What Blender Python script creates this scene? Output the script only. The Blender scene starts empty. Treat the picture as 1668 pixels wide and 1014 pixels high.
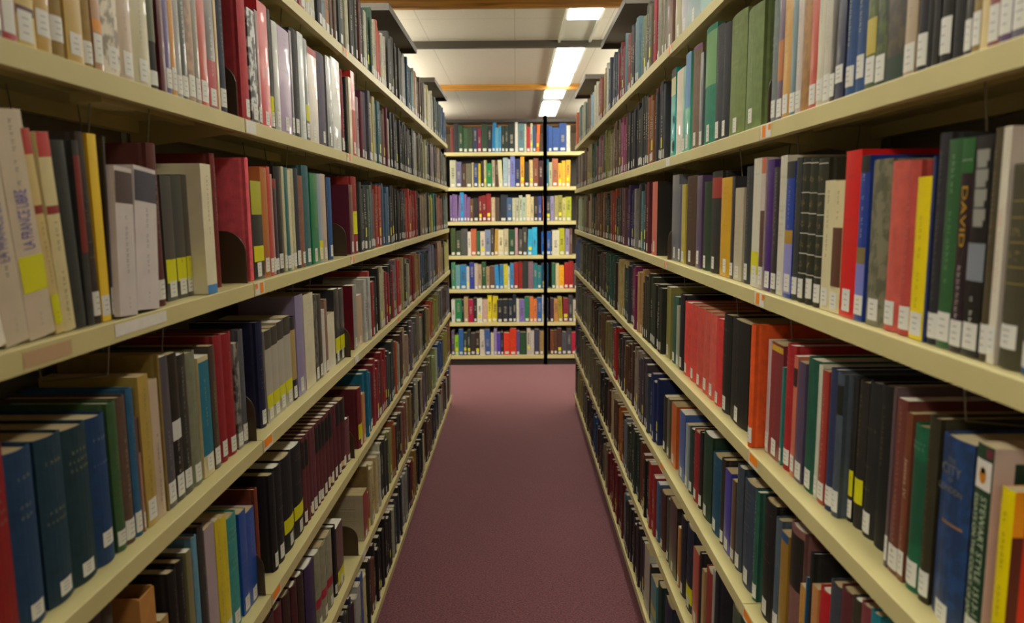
import bpy, bmesh, math, random, re
from mathutils import Vector, Matrix

random.seed(11)
C = bpy.context.scene.collection
SC = bpy.context.scene

# ------------------------------------------------------------------ camera
CAM_Z = 1.6457
FPX = 1200.0
def cam_axes(p, yw, r):
    cp, sp, cy, sy, cr, sr = math.cos(p), math.sin(p), math.cos(yw), math.sin(yw), math.cos(r), math.sin(r)
    f = Vector((sy*cp, cy*cp, -sp)); r0 = Vector((cy, -sy, 0)); d = f.cross(r0)
    return cr*r0 + sr*d, -sr*r0 + cr*d, f
rx, dn, fw = cam_axes(.1371, -.0065, .0082)
cd = bpy.data.cameras.new('camera'); cam = bpy.data.objects.new('camera', cd); C.objects.link(cam)
m = Matrix.Identity(4)
for i in range(3):
    m[i][0] = rx[i]; m[i][1] = -dn[i]; m[i][2] = -fw[i]
m[2][3] = CAM_Z
cam.matrix_world = m
cd.sensor_width = 36; cd.lens = FPX/1668*36; cd.clip_start = .05
cd.dof.use_dof = True; cd.dof.focus_distance = 2.3; cd.dof.aperture_fstop = 4.5
SC.camera = cam

# ------------------------------------------------------------------ world, exposure
w = bpy.data.worlds.new('world'); SC.world = w; w.use_nodes = True
w.node_tree.nodes['Background'].inputs[0].default_value = (1, .93, .8, 1)
w.node_tree.nodes['Background'].inputs[1].default_value = .05
SC.view_settings.view_transform = 'Standard'; SC.view_settings.look = 'None'
SC.view_settings.gamma = 1; SC.view_settings.exposure = 0.0
SC.view_settings.use_curve_mapping = False
try: SC.cycles.use_denoising = True
except Exception: pass
SC.cycles.max_bounces = 6; SC.cycles.diffuse_bounces = 4; SC.cycles.sample_clamp_indirect = 3
LAMP = 19.5          # emission of the lit ceiling panels
CEIL = 2.846

# ------------------------------------------------------------------ colours and materials
def s2l(c): return c/12.92 if c <= .04045 else ((c+.055)/1.055)**2.4
def hx(h): return tuple(s2l(int(h[i:i+2], 16)/255) for i in (0, 2, 4)) + (1,)
def mat(name, col=None, rough=.5, metal=0, coat=0, attr=False, mottle=False, noise=0, nscale=80, bump=0, bscale=400, spec=.5):
    m = bpy.data.materials.new(name); m.use_nodes = True
    nt = m.node_tree; b = nt.nodes['Principled BSDF']
    b.inputs['Roughness'].default_value = rough; b.inputs['Metallic'].default_value = metal
    b.inputs['Coat Weight'].default_value = coat; b.inputs['Specular IOR Level'].default_value = spec
    if attr:
        a = nt.nodes.new('ShaderNodeAttribute'); a.attribute_name = 'tint'; out = a.outputs['Color']
    else:
        a = nt.nodes.new('ShaderNodeRGB'); a.outputs[0].default_value = hx(col); out = a.outputs[0]
    tc = nt.nodes.new('ShaderNodeTexCoord')
    if mottle:
        a2 = nt.nodes.new('ShaderNodeAttribute'); a2.attribute_name = 'tint2'
        n = nt.nodes.new('ShaderNodeTexNoise'); n.inputs['Scale'].default_value = 45; n.inputs['Detail'].default_value = 3
        nt.links.new(tc.outputs['Object'], n.inputs['Vector'])
        r = nt.nodes.new('ShaderNodeValToRGB'); r.color_ramp.elements[0].position = .46; r.color_ramp.elements[1].position = .56
        nt.links.new(n.outputs['Fac'], r.inputs['Fac'])
        mx = nt.nodes.new('ShaderNodeMix'); mx.data_type = 'RGBA'
        nt.links.new(r.outputs['Color'], mx.inputs['Factor']); nt.links.new(out, mx.inputs['A']); nt.links.new(a2.outputs['Color'], mx.inputs['B'])
        out = mx.outputs['Result']
    if noise:
        n = nt.nodes.new('ShaderNodeTexNoise'); n.inputs['Scale'].default_value = nscale; n.inputs['Detail'].default_value = 4
        nt.links.new(tc.outputs['Object'], n.inputs['Vector'])
        mr = nt.nodes.new('ShaderNodeMapRange'); mr.inputs['From Min'].default_value = .3; mr.inputs['From Max'].default_value = .7
        mr.inputs['To Min'].default_value = 1-noise; mr.inputs['To Max'].default_value = 1+noise
        nt.links.new(n.outputs['Fac'], mr.inputs['Value'])
        vm = nt.nodes.new('ShaderNodeVectorMath'); vm.operation = 'SCALE'
        nt.links.new(out, vm.inputs[0]); nt.links.new(mr.outputs[0], vm.inputs['Scale']); out = vm.outputs[0]
    nt.links.new(out, b.inputs['Base Color'])
    if bump:
        n = nt.nodes.new('ShaderNodeTexNoise'); n.inputs['Scale'].default_value = bscale; n.inputs['Detail'].default_value = 2
        nt.links.new(tc.outputs['Object'], n.inputs['Vector'])
        bp = nt.nodes.new('ShaderNodeBump'); bp.inputs['Strength'].default_value = bump; bp.inputs['Distance'].default_value = .001
        nt.links.new(n.outputs['Fac'], bp.inputs['Height']); nt.links.new(bp.outputs[0], b.inputs['Normal'])
    return m
M = {}
M['cloth'] = mat('book_cloth', attr=True, rough=.62, noise=.14, nscale=60, bump=.25, bscale=900, spec=.35)
M['gloss'] = mat('laminated_cover', attr=True, rough=.32, coat=.15, noise=.06, nscale=25)
M['mottle'] = mat('mottled_cover', attr=True, rough=.45, mottle=True)
M['print'] = mat('printed_ink', attr=True, rough=.5)
M['photo'] = mat('printed_photo', attr=True, rough=.4, mottle=True)
M['label'] = mat('label_paper', 'd8d7cc', rough=.55)
M['ink'] = mat('label_ink', '8a8880', rough=.6)
M['sticker'] = mat('yellow_sticker_paper', 'd2cf10', rough=.5)
M['shelf'] = mat('shelf_enamel', 'c8bd84', rough=.42, noise=.05, nscale=6, spec=.4)
M['steel'] = mat('upright_enamel', '6a6248', rough=.5, noise=.08, nscale=9)
M['dark'] = mat('dark_enamel', '2a2620', rough=.5)
M['canopy'] = mat('canopy_enamel', '4a443a', rough=.5, noise=.06, nscale=9)
M['bookend'] = mat('bookend_enamel', '40301e', rough=.38, noise=.06, nscale=20)
M['wire'] = mat('wire_steel', '8a8678', rough=.35, metal=.6)
M['orange'] = mat('orange_tape', 'f78c04', rough=.5)
M['whitetape'] = mat('white_tape', 'dcd8cc', rough=.55, noise=.05, nscale=60)
M['card'] = mat('cardboard', 'b07a38', rough=.8, noise=.08, nscale=40)
M['ochre'] = mat('ochre_end_panel', '8a6a2c', rough=.6, noise=.15, nscale=12)

def page_material():
    m = mat('page_block', attr=True, rough=.85, noise=.1, nscale=30)
    nt = m.node_tree; b = nt.nodes['Principled BSDF']
    tc = nt.nodes.new('ShaderNodeTexCoord'); wv = nt.nodes.new('ShaderNodeTexWave'); wv.inputs['Scale'].default_value = 400
    wv.inputs['Distortion'].default_value = 1.5
    nt.links.new(tc.outputs['Object'], wv.inputs['Vector'])
    bp = nt.nodes.new('ShaderNodeBump'); bp.inputs['Strength'].default_value = .25; bp.inputs['Distance'].default_value = .0005
    nt.links.new(wv.outputs['Fac'], bp.inputs['Height']); nt.links.new(bp.outputs[0], b.inputs['Normal'])
    return m
M['page'] = page_material()

def carpet_material():
    m = bpy.data.materials.new('maroon_carpet'); m.use_nodes = True; nt = m.node_tree; b = nt.nodes['Principled BSDF']
    b.inputs['Roughness'].default_value = .95; b.inputs['Specular IOR Level'].default_value = .15
    b.inputs['Sheen Weight'].default_value = .7; b.inputs['Sheen Roughness'].default_value = .4; b.inputs['Sheen Tint'].default_value = (1, .75, .78, 1)
    tc = nt.nodes.new('ShaderNodeTexCoord')
    n = nt.nodes.new('ShaderNodeTexNoise'); n.inputs['Scale'].default_value = 130; n.inputs['Detail'].default_value = 6; n.inputs['Roughness'].default_value = .7
    n2 = nt.nodes.new('ShaderNodeTexNoise'); n2.inputs['Scale'].default_value = 2.2; n2.inputs['Detail'].default_value = 3
    for q in (n, n2): nt.links.new(tc.outputs['Object'], q.inputs['Vector'])
    r = nt.nodes.new('ShaderNodeValToRGB')
    r.color_ramp.elements[0].position = .36; r.color_ramp.elements[0].color = hx('33191f')
    r.color_ramp.elements[1].position = .64; r.color_ramp.elements[1].color = hx('93585f')
    nt.links.new(n.outputs['Fac'], r.inputs['Fac'])
    mr = nt.nodes.new('ShaderNodeMapRange'); mr.inputs['To Min'].default_value = .9; mr.inputs['To Max'].default_value = 1.1
    nt.links.new(n2.outputs['Fac'], mr.inputs['Value'])
    vm = nt.nodes.new('ShaderNodeVectorMath'); vm.operation = 'SCALE'
    nt.links.new(r.outputs['Color'], vm.inputs[0]); nt.links.new(mr.outputs[0], vm.inputs['Scale']); nt.links.new(vm.outputs[0], b.inputs['Base Color'])
    bp = nt.nodes.new('ShaderNodeBump'); bp.inputs['Strength'].default_value = .6; bp.inputs['Distance'].default_value = .004
    nt.links.new(n.outputs['Fac'], bp.inputs['Height']); nt.links.new(bp.outputs[0], b.inputs['Normal'])
    return m
M['carpet'] = carpet_material()

def ceiling_material():
    m = mat('ceiling_board', 'cfc9b5', rough=.9, noise=.03, nscale=60)
    nt = m.node_tree; b = nt.nodes['Principled BSDF']
    tc = nt.nodes.new('ShaderNodeTexCoord'); br = nt.nodes.new('ShaderNodeTexBrick')
    br.offset = 0; br.inputs['Scale'].default_value = 1; br.inputs['Brick Width'].default_value = .61; br.inputs['Row Height'].default_value = 4.88
    br.inputs['Mortar Size'].default_value = .003; br.inputs['Color1'].default_value = (1, 1, 1, 1); br.inputs['Color2'].default_value = (.97, .96, .97, 1)
    br.inputs['Mortar'].default_value = (.72, .7, .66, 1)
    nt.links.new(tc.outputs['Object'], br.inputs['Vector'])
    mx = nt.nodes.new('ShaderNodeMix'); mx.data_type = 'RGBA'; mx.blend_type = 'MULTIPLY'; mx.inputs['Factor'].default_value = 1
    l = b.inputs['Base Color'].links[0].from_socket
    nt.links.new(l, mx.inputs['A']); nt.links.new(br.outputs['Color'], mx.inputs['B']); nt.links.new(mx.outputs['Result'], b.inputs['Base Color'])
    return m
M['ceiling'] = ceiling_material()

def wood_material():
    m = mat('amber_wood', 'b98325', rough=.5)
    nt = m.node_tree; b = nt.nodes['Principled BSDF']
    tc = nt.nodes.new('ShaderNodeTexCoord'); mp = nt.nodes.new('ShaderNodeMapping'); mp.inputs['Scale'].default_value = (1, 12, 30)
    n = nt.nodes.new('ShaderNodeTexNoise'); n.inputs['Scale'].default_value = 2.5; n.inputs['Detail'].default_value = 5; n.inputs['Distortion'].default_value = 1
    nt.links.new(tc.outputs['Object'], mp.inputs['Vector']); nt.links.new(mp.outputs[0], n.inputs['Vector'])
    r = nt.nodes.new('ShaderNodeValToRGB'); r.color_ramp.elements[0].position = .3; r.color_ramp.elements[0].color = hx('8a5a18')
    r.color_ramp.elements[1].position = .6; r.color_ramp.elements[1].color = hx('c48c2c')
    nt.links.new(n.outputs['Fac'], r.inputs['Fac']); nt.links.new(r.outputs['Color'], b.inputs['Base Color'])
    return m
M['wood'] = wood_material()
M['wall'] = mat('wall_paint', 'cfc6ae', rough=.85, noise=.03, nscale=4)
M['beam'] = mat('steel_beam_paint', '4c463a', rough=.6)
M['fixture'] = mat('fixture_enamel', 'd8d8c8', rough=.4)
def lamp_material():
    m = bpy.data.materials.new('lit_diffuser'); m.use_nodes = True; nt = m.node_tree
    nt.nodes.remove(nt.nodes['Principled BSDF'])
    e = nt.nodes.new('ShaderNodeEmission'); e.inputs[0].default_value = (1, .955, .83, 1); e.inputs[1].default_value = LAMP
    nt.links.new(e.outputs[0], nt.nodes['Material Output'].inputs[0])
    return m
M['lamp'] = lamp_material()

# ------------------------------------------------------------------ mesh helpers
class MB:
    """collects quads with a colour each, then links them as one mesh object"""
    def __init__(self): self.v = []; self.f = []; self.c = []; self.mi = []
    def quad(self, a, b, c, d, col=None, mi=0):
        n = len(self.v); self.v += [a, b, c, d]; self.f.append((n, n+1, n+2, n+3)); self.c.append(col); self.mi.append(mi)
    def ngon(self, pts, col=None, mi=0):
        n = len(self.v); self.v += list(pts); self.f.append(tuple(range(n, n+len(pts)))); self.c.append(col); self.mi.append(mi)
    def box(self, x0, x1, y0, y1, z0, z1, col=None, mi=0):
        n = len(self.v)
        self.v += [(x0,y0,z0),(x1,y0,z0),(x1,y1,z0),(x0,y1,z0),(x0,y0,z1),(x1,y0,z1),(x1,y1,z1),(x0,y1,z1)]
        for q in ((3,2,1,0),(4,5,6,7),(0,1,5,4),(1,2,6,5),(2,3,7,6),(3,0,4,7)):
            self.f.append(tuple(n+i for i in q)); self.c.append(col); self.mi.append(mi)
    def prism(self, prof, z0, z1, col=None, mi=0, axis='z'):
        """closed profile (counter-clockwise) extruded along an axis"""
        k = len(prof); n = len(self.v)
        def P(p, t):
            return (p[0], p[1], t) if axis == 'z' else (p[0], t, p[1]) if axis == 'y' else (t, p[0], p[1])
        self.v += [P(p, z0) for p in prof] + [P(p, z1) for p in prof]
        for i in range(k):
            j = (i+1) % k
            self.f.append((n+i, n+j, n+k+j, n+k+i)); self.c.append(col); self.mi.append(mi)
        self.f.append(tuple(n+i for i in reversed(range(k)))); self.c.append(col); self.mi.append(mi)
        self.f.append(tuple(n+k+i for i in range(k))); self.c.append(col); self.mi.append(mi)
    def tube(self, pts, r, col=None, mi=0, k=6):
        for a, b in zip(pts[:-1], pts[1:]):
            a = Vector(a); b = Vector(b); d = (b-a).normalized()
            u = d.orthogonal().normalized(); v = d.cross(u); n = len(self.v)
            for p in (a, b):
                for i in range(k):
                    t = 2*math.pi*i/k; self.v.append(tuple(p + r*(math.cos(t)*u + math.sin(t)*v)))
            for i in range(k):
                j = (i+1) % k
                self.f.append((n+i, n+j, n+k+j, n+k+i)); self.c.append(col); self.mi.append(mi)
            self.f.append(tuple(n+i for i in reversed(range(k)))); self.c.append(col); self.mi.append(mi)
            self.f.append(tuple(n+k+i for i in range(k))); self.c.append(col); self.mi.append(mi)
    def build(self, name, mats, parent=None, tint2=None, weld=False):
        me = bpy.data.meshes.new(name); me.from_pydata(self.v, [], self.f)
        if not isinstance(mats, (list, tuple)): mats = [mats]
        for q in mats: me.materials.append(q)
        me.polygons.foreach_set('material_index', self.mi)
        if any(c is not None for c in self.c):
            at = me.color_attributes.new('tint', 'FLOAT_COLOR', 'CORNER')
            d = []
            for f, c in zip(self.f, self.c): d += list(c or (1, 1, 1, 1))*len(f)
            at.data.foreach_set('color', d)
            if tint2:
                at = me.color_attributes.new('tint2', 'FLOAT_COLOR', 'CORNER')
                at.data.foreach_set('color', list(tint2)*(len(d)//4))
        me.update()
        o = bpy.data.objects.new(name, me); C.objects.link(o)
        if parent is not None: o.parent = parent
        if weld or True:
            bm = bmesh.new(); bm.from_mesh(me); bmesh.ops.remove_doubles(bm, verts=bm.verts, dist=1e-6)
            bm.to_mesh(me); bm.free()
        return o
def empty(name, mw, label, cat, group=None):
    o = bpy.data.objects.new(name, None); o.empty_display_size = .05; C.objects.link(o); o.matrix_world = mw
    o['label'] = label; o['category'] = cat
    if group: o['group'] = group
    return o
def tag(o, label, cat, group=None):
    o['label'] = label; o['category'] = cat
    if group: o['group'] = group
    return o
def struct(o): o['kind'] = 'structure'; return o

# ------------------------------------------------------------------ the room
def plain(name, b, mt): 
    mb = MB(); mb.box(*b); return struct(mb.build(name, mt))
plain('floor', (-6, 6, -4.5, 12, -.1, 0), M['carpet'])
plain('ceiling', (-6, 6, -4.5, 12, CEIL, CEIL+.1), M['ceiling'])
plain('wall_left', (-6.1, -6, -4.5, 12, 0, CEIL), M['wall'])
plain('wall_right', (6, 6.1, -4.5, 12, 0, CEIL), M['wall'])
plain('wall_back', (-6, 6, 12, 12.1, 0, CEIL), M['wall'])
plain('wall_front', (-6, 6, -4.6, -4.5, 0, CEIL), M['wall'])
for i, y in enumerate((-2.1, .95, 4.42, 7.35, 10.4)):
    mb = MB(); mb.box(-6, 6, y, y+.032, CEIL-.053, CEIL)
    struct(mb.build('trim_%d' % (i+1), M['wood']))
for i, y in enumerate((2.4, 5.49)):
    mb = MB(); mb.box(-6, 6, y, y+.05, CEIL-.045, CEIL)
    struct(mb.build('trim_%d' % (i+6), M['beam']))

# ------------------------------------------------------------------ ceiling lights
LX = .415
def fixture(x, y0, y1, lit, label, group='fluorescent ceiling lights'):
    w = .1
    t = empty('ceiling_light', Matrix.Translation((x, (y0+y1)/2, CEIL)), label, 'ceiling light', group)
    L = (y1-y0)/2
    mb = MB(); mb.box(-w-.018, -w, -L, L, -.02, 0); mb.box(w, w+.018, -L, L, -.02, 0); mb.box(-w, w, -L, L, -.006, 0)
    mb.build('housing', M['fixture'], t)
    for a, b in lit:
        mb = MB(); mb.box(-w+.004, w-.004, a-(y0+y1)/2, b-(y0+y1)/2, -.026, -.0065)
        mb.build('diffuser', M['lamp'], t)
    return t
fixture(LX+.012, 4.46, 5.485, [(4.465, 4.82)], 'short lit ceiling light nearest the camera, between wood beam and dark beam', None)
fixture(LX, 5.545, 7.34, [(5.56, 6.63), (6.76, 7.32)], 'long brightest ceiling light just beyond the dark crossbeam', None)
fixture(LX-.01, 7.39, 10.39, [(7.42, 8.12), (8.56, 9.62)], 'farthest ceiling light with two lit panels, beyond the second wood beam', None)
for x, ys in ((LX+.01, (-3.4, -1.9, 1.1, 2.6)), (-.72, (-3.4, -1.9, -.4, 1.1, 2.6)), (-2.7, (-2, 1.2)), (3.5, (-2, 1.2))):  # first row continues the strip; the other rows are unseen lamps added for brightness
    for y in ys:
        fixture(x, y, y+1.3, [(y+.03, y+1.25)], 'unseen fluorescent ceiling light out of the frame')
def ceiling_fill(x, y, L=1.2):  # added light hidden above the side cases to brighten the ceiling
    t = empty('ceiling_fill_light', Matrix.Translation((x, y, CEIL)), 'added unseen hanging light that brightens the ceiling', 'fill light', 'added unseen fill lights for the ceiling')
    mb = MB(); mb.box(-.13, .13, 0, L, -.27, -.2); mb.build('diffuser', M['lamp'], t)
    for yy in (.1, L-.1):
        mb = MB(); mb.tube([(0, yy, 0), (0, yy, -.2)], .004); mb.build('rod', M['dark'], t)
for x in (-1.3, 1.3):
    for y, L in ((4.35, 1.2), (5.75, 1.2), (7.05, .6), (8.35, 1.2)): ceiling_fill(x, y, L)
for x in (-1.9, 2.0):
    for y, L in ((4.8, 1.2),): ceiling_fill(x, y, L)

# ------------------------------------------------------------------ bookcases
BAY = .914
SIDE = {'L': dict(x=-.5527, sg=-1, d0=1.5403, z=[.5261, .1892, -.1483, -.4908, -.8462, -1.2018, -1.5528]),
        'R': dict(x=.4768, sg=1, d0=1.4728, z=[.4966, .1586, -.1637, -.4939, -.8349, -1.1813, -1.53])}
for s in SIDE.values(): s['z'] = [CAM_Z+q for q in s['z']]
LIP = .029; DEP = .235; CAN = 2.545
ORD = ['nearest', 'second', 'third', 'fourth', 'fifth', 'sixth']
NTH = ['top', 'second', 'third', 'fourth', 'fifth', 'sixth', 'bottom']
SN = {'L': 'left', 'R': 'right'}

def shelf_mesh(y0, y1, z, back, lip=LIP):
    """steel tray: local X into the case (0 = front edge), Y along it"""
    mb = MB(); t = .0015
    prof = [(0, z-lip), (.0, z-.001), (.001, z), (DEP, z), (DEP, z-.004), (.004, z-.004), (.004, z-lip+.004), (.018, z-lip+.004), (.018, z-lip), (0, z-lip)][:-1]
    prof = [(a, b) for a, b in prof]
    mb.prism(prof[::-1], y0, y1, axis='y')
    mb.box(.1, .125, y0+.004, y1-.004, z-.014, z-.004)
    mb.box(DEP-.02, DEP, y0, y1, z-lip, z-.004)
    return mb
def bracket_mesh(y, z, lip=LIP):
    mb = MB()
    prof = [(.01, z-lip+.002), (DEP, z-lip-.03), (DEP, z+.04), (DEP-.03, z+.035), (.12, z+.012), (.01, z-.004)]
    mb.prism(prof, y, y+.0012, axis='y')
    return mb
def flipx(mb, sg):
    if sg < 0: mb.v = [(-a, b, c) for a, b, c in mb.v]; mb.f = [tuple(reversed(f)) for f in mb.f]
    return mb
def tape(mb, a, b, z0, z1, x=-.0007):
    mb.quad((x, a, z0), (x, a, z1), (x, b, z1), (x, b, z0))

ORANGE = {('L',1,2),('L',2,2),('L',3,1),('L',3,2),('L',4,1),('L',5,1),('R',2,0),('R',1,1),('R',3,0),('R',3,1),('R',4,0),('R',5,0),('R',5,1),('L',4,3)}
WHITE = {('L',2,1),('L',4,2),('L',3,0),('R',2,1),('L',2,4),('L',6,2)}
def bookcase(s, k):
    S = SIDE[s]; sg = S['sg']; y0 = S['d0']+(k-1)*BAY; y1 = y0+BAY
    beyond = ', with a canopy on top' if k in (3, 5) else ''
    t = empty('bookcase', Matrix.Translation((S['x'], y0, 0)), f'{ORD[k]} beige steel bookcase along the {SN[s]} side of the aisle{beyond}', 'bookcase', f'bookcases along the {SN[s]} of the aisle')
    g = .0016
    for n, z in enumerate(S['z']):
        o = flipx(shelf_mesh(g, BAY-g, z, 0), sg).build('shelf', M['shelf'], t)
        for yy in (g+.0008, BAY-g-.002): flipx(bracket_mesh(yy, z), sg).build('bracket', M['shelf'], o)
        near = g if True else 0
        a, b = (.006, .075)
        key = (s, n+1, k)
        if s == 'R': lo, hi = BAY-b, BAY-a     # labels of the right side sit just before the joint
        if s == 'R':
            key = (s, n+1, k); lo, hi = BAY-g-.062, BAY-g-.004
        else: lo, hi = g+.004, g+.062
        if s == 'R': pass
        if key in ORANGE or key in WHITE:
            mb = MB(); tape(mb, lo, hi, z-LIP+.002, z-.0015); flipx(mb, sg).build('label_holder', M['whitetape'], o)
        if key in ORANGE:
            mb = MB(); w = hi-lo
            if n in (3, 4): tape(mb, lo+.03*w, hi-.1*w, z-LIP+.009, z-.002, -.0012)
            else: tape(mb, lo+.5*w, hi-.15*w, z-LIP+.004, z-.003, -.0012); tape(mb, lo+.02*w, lo+.25*w, z-.014, z-.003, -.0012)
            flipx(mb, sg).build('orange_tape', M['orange'], o)
        if s == 'L' and k == 0 and n == 2:
            for a0, a1 in ((.37, .52),): 
                mb = MB(); tape(mb, a0, a1, z-.021, z-.004); flipx(mb, sg).build('shelf_label', M['whitetape'], o)
            mb = MB(); tape(mb, .18, .27, z-.024, z-.006); flipx(mb, sg).build('shelf_label', mat('worn_tape', 'bb9a72', rough=.6), o)
        if n in (0, 1, 2, 3) and k < 4:   # sprung wire hung under the shelf
            for yy in ((.45, .62) if s == 'L' else (.3, .86)):
                mb = MB(); zz = z-.006; mb.tube([(.05, yy, zz), (.06, yy, zz-.085), (.16, yy, zz-.095), (.17, yy, zz)], .0012)
                flipx(mb, sg).build('wire_book_support', M['wire'], o)
        if (s, n, k) == ('L', 1, 0):
            mb = MB(); mb.box(.03, .075, .44, .53, z-.034, z-.02); mb.box(.045, .06, .47, .5, z-.02, z-.004); flipx(mb, sg).build('clip', M['shelf'], o)
    zt = CAN if k in (3, 5) else S['z'][0]+.30
    top = 2.5
    for yy in (0.,) + ((BAY,) if k == 5 else ()):
        mb = MB(); mb.box(DEP+.001, DEP+.03, yy-.02 if yy else -.015, (yy+.015) if not yy else yy-.001, 0, top)
        flipx(mb, sg).build('upright_post', M['steel'], t)
    mb = MB(); mb.box(DEP+.012, DEP+.016, .016, BAY-.016, .04, S['z'][0]+.02); flipx(mb, sg).build('back_panel', M['steel'], t)  # added sheet that keeps the open gaps behind the books dark
    mb = MB(); mb.box(.03, .045, g, BAY-g, 0, S['z'][6]-LIP-.001); flipx(mb, sg).build('kick_plate', M['dark'], t)
    if k in (3, 5):
        mb = MB(); mb.box(-.004, .5, .002, BAY-.002, CAN-.004, CAN); mb.box(-.004, 0, .002, BAY-.002, CAN-.03, CAN-.004)
        mb.box(0, .5, .002, .006, CAN-.03, CAN-.004); mb.box(0, .5, BAY-.006, BAY-.002, CAN-.03, CAN-.004)
        flipx(mb, sg).build('canopy', M['canopy'], t)
    if k == 5:
        mb = MB(); mb.box(.012, DEP, BAY+.001, BAY+.014, 0, S['z'][1]-.05); flipx(mb, sg).build('end_panel', M['ochre'], t)
    return t
for s in 'LR':
    for k in range(6): bookcase(s, k)

# the bookcases across the far end of the aisle
BZ = [.1062+(6-i)*.3548 for i in range(7)]; BY = 7.7391
def far_case(x0, x1, label):
    t = empty('bookcase', Matrix.Translation((x0, BY, 0)), label, 'bookcase', 'bookcases across the end of the aisle')
    W = x1-x0
    def rot(mb): mb.v = [(y, x, z) for x, y, z in mb.v]; mb.f = [tuple(reversed(f)) for f in mb.f]; return mb
    for z in BZ:
        o = rot(shelf_mesh(.02, W-.02, z, 0, .036)).build('shelf', M['shelf'], t)
    for xx in (0, W):
        mb = MB(); mb.box(xx-.018, xx+.018, .008, .26, 0, 2.6); mb.build('upright_post', M['dark'], t)
    mb = MB(); mb.box(.019, W-.019, .245, .25, .04, BZ[0]+.02); mb.build('back_panel', M['dark'], t)
    mb = MB(); mb.box(.019, W-.019, .02, .035, 0, BZ[6]-.037); mb.build('kick_plate', M['dark'], t)
    mb = MB(); mb.box(.019, W-.019, 0, .47, 2.56, 2.565); mb.box(.019, W-.019, 0, .004, 2.535, 2.56); mb.build('canopy', M['dark'], t)
    return t
UX = .305
far_case(UX-1.06, UX, 'wide beige steel bookcase facing us across the end of the aisle')
far_case(UX, UX+1.06, 'right-hand bookcase across the aisle end, mostly hidden beyond the black upright')
far_case(UX-2.12, UX-1.06, 'bookcase across the aisle end hidden behind the left row')

# ------------------------------------------------------------------ books
NAMES = [('black','1e1c1a'),('charcoal','3a3a3c'),('dark grey','50504e'),('grey','86867e'),('pale grey','b4b4ac'),('white','dcd8cc'),('cream','d8cea4'),('beige','b8a78c'),
 ('tan','a8865a'),('brown','6a4630'),('dark brown','3e2c20'),('maroon','5c2428'),('dark red','8c2024'),('red','b83430'),('bright red','cc2c34'),('salmon','cc7058'),
 ('orange','d86020'),('amber','d09a30'),('mustard','a88838'),('yellow','e0cc10'),('olive','78784c'),('dark olive','46462c'),('green','2c7048'),('dark green','26402e'),
 ('moss green','6c7a46'),('teal','2c8a84'),('dark teal','244c54'),('light blue','7ea4c0'),('blue','2c5aa0'),('navy','28304e'),('dark blue','24486c'),('slate','56606c'),('slate grey','444c54'),
 ('purple','4a2a74'),('lilac','9482a4'),('mauve','70505c'),('plum','5a3a54'),('pink','c08c84'),('reddish brown','7c4434'),('pale blue','a4b4bc')]
def lab(h):
    r, g, b = [s2l(int(h[i:i+2], 16)/255) for i in (0, 2, 4)]
    x = (.4124*r+.3576*g+.1805*b)/.95; y = .2126*r+.7152*g+.0722*b; z = (.0193*r+.1192*g+.9505*b)/1.089
    f = lambda t: t**(1/3) if t > .008856 else 7.787*t+16/116
    return 116*f(y)-16, 500*(f(x)-f(y)), 200*(f(y)-f(z))
NL = [(n, lab(h)) for n, h in NAMES]
def cname(h):
    a = lab(h); return min(NL, key=lambda q: sum((x-y)**2 for x, y in zip(a, q[1])))[0]
def jit(c, a): 
    k = 1+random.uniform(-a, a); return (c[0]*k, c[1]*k, c[2]*k, 1)

def arc(w, bulge, u):     # spine surface depth at u in -1..1 (0 = foremost)
    return bulge*(u*u)
def spine_strip(mb, w, bulge, u0, u1, z0, z1, off, col, n=6, mi=0):
    for i in range(n):
        a = u0+(u1-u0)*i/n; b = u0+(u1-u0)*(i+1)/n
        mb.quad((a*w/2, arc(w, bulge, a)-off, z0), (b*w/2, arc(w, bulge, b)-off, z0), (b*w/2, arc(w, bulge, b)-off, z1), (a*w/2, arc(w, bulge, a)-off, z1), col, mi)
def glyph(mb, cx, z, s, w, bulge, off, col, vert, mi=0):
    """one small illegible printed mark: a few upright bars, as lettering looks from here"""
    y = arc(w, bulge, max(-1, min(1, 2*cx/w)))-off
    def q(du, dv, a, b):
        if vert: du, dv, a, b = dv, -du, b, a
        mb.quad((cx+(du-a)*s, y, z+(dv-b)*s), (cx+(du+a)*s, y, z+(dv-b)*s), (cx+(du+a)*s, y, z+(dv+b)*s), (cx+(du-a)*s, y, z+(dv+b)*s), col, mi)
    hh = random.choice((.4, .3, .4))
    q(-.22, hh-.4, .055, hh)
    if random.random() < .75: q(.2, -.1, .055, .3)
    r = random.random()
    if r < .4: q(0, .0, .2, .05)
    elif r < .7: q(0, -.32, .2, .05)
def text_mesh(txt, size, length, col, mt, parent, name, xf):
    cu = bpy.data.curves.new(name, 'FONT'); cu.body = txt; cu.size = size; cu.align_x = 'CENTER'; cu.align_y = 'CENTER'; cu.resolution_u = 3
    o = bpy.data.objects.new('tmp', cu); C.objects.link(o)
    bpy.context.view_layer.update()
    if length: 
        wd = max(o.dimensions.x, 1e-4); sx = min(1.6, length/wd)
    else: sx = 1
    me = bpy.data.meshes.new_from_object(o); bpy.data.objects.remove(o); 
    me.name = name
    for v in me.vertices: v.co = xf @ Vector((v.co.x*sx, v.co.y, 0))
    me.materials.clear(); me.materials.append(mt)
    at = me.color_attributes.new('tint', 'FLOAT_COLOR', 'CORNER'); at.data.foreach_set('color', list(col)*len(at.data))
    o = bpy.data.objects.new(name, me); C.objects.link(o); o.parent = parent
    return o
def rngs(v): 
    a, b = v.rsplit('-', 1) if not v.startswith('-') else ('-'+v[1:].split('-')[0], v[1:].split('-')[1])
    return float(a), float(b)

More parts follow.
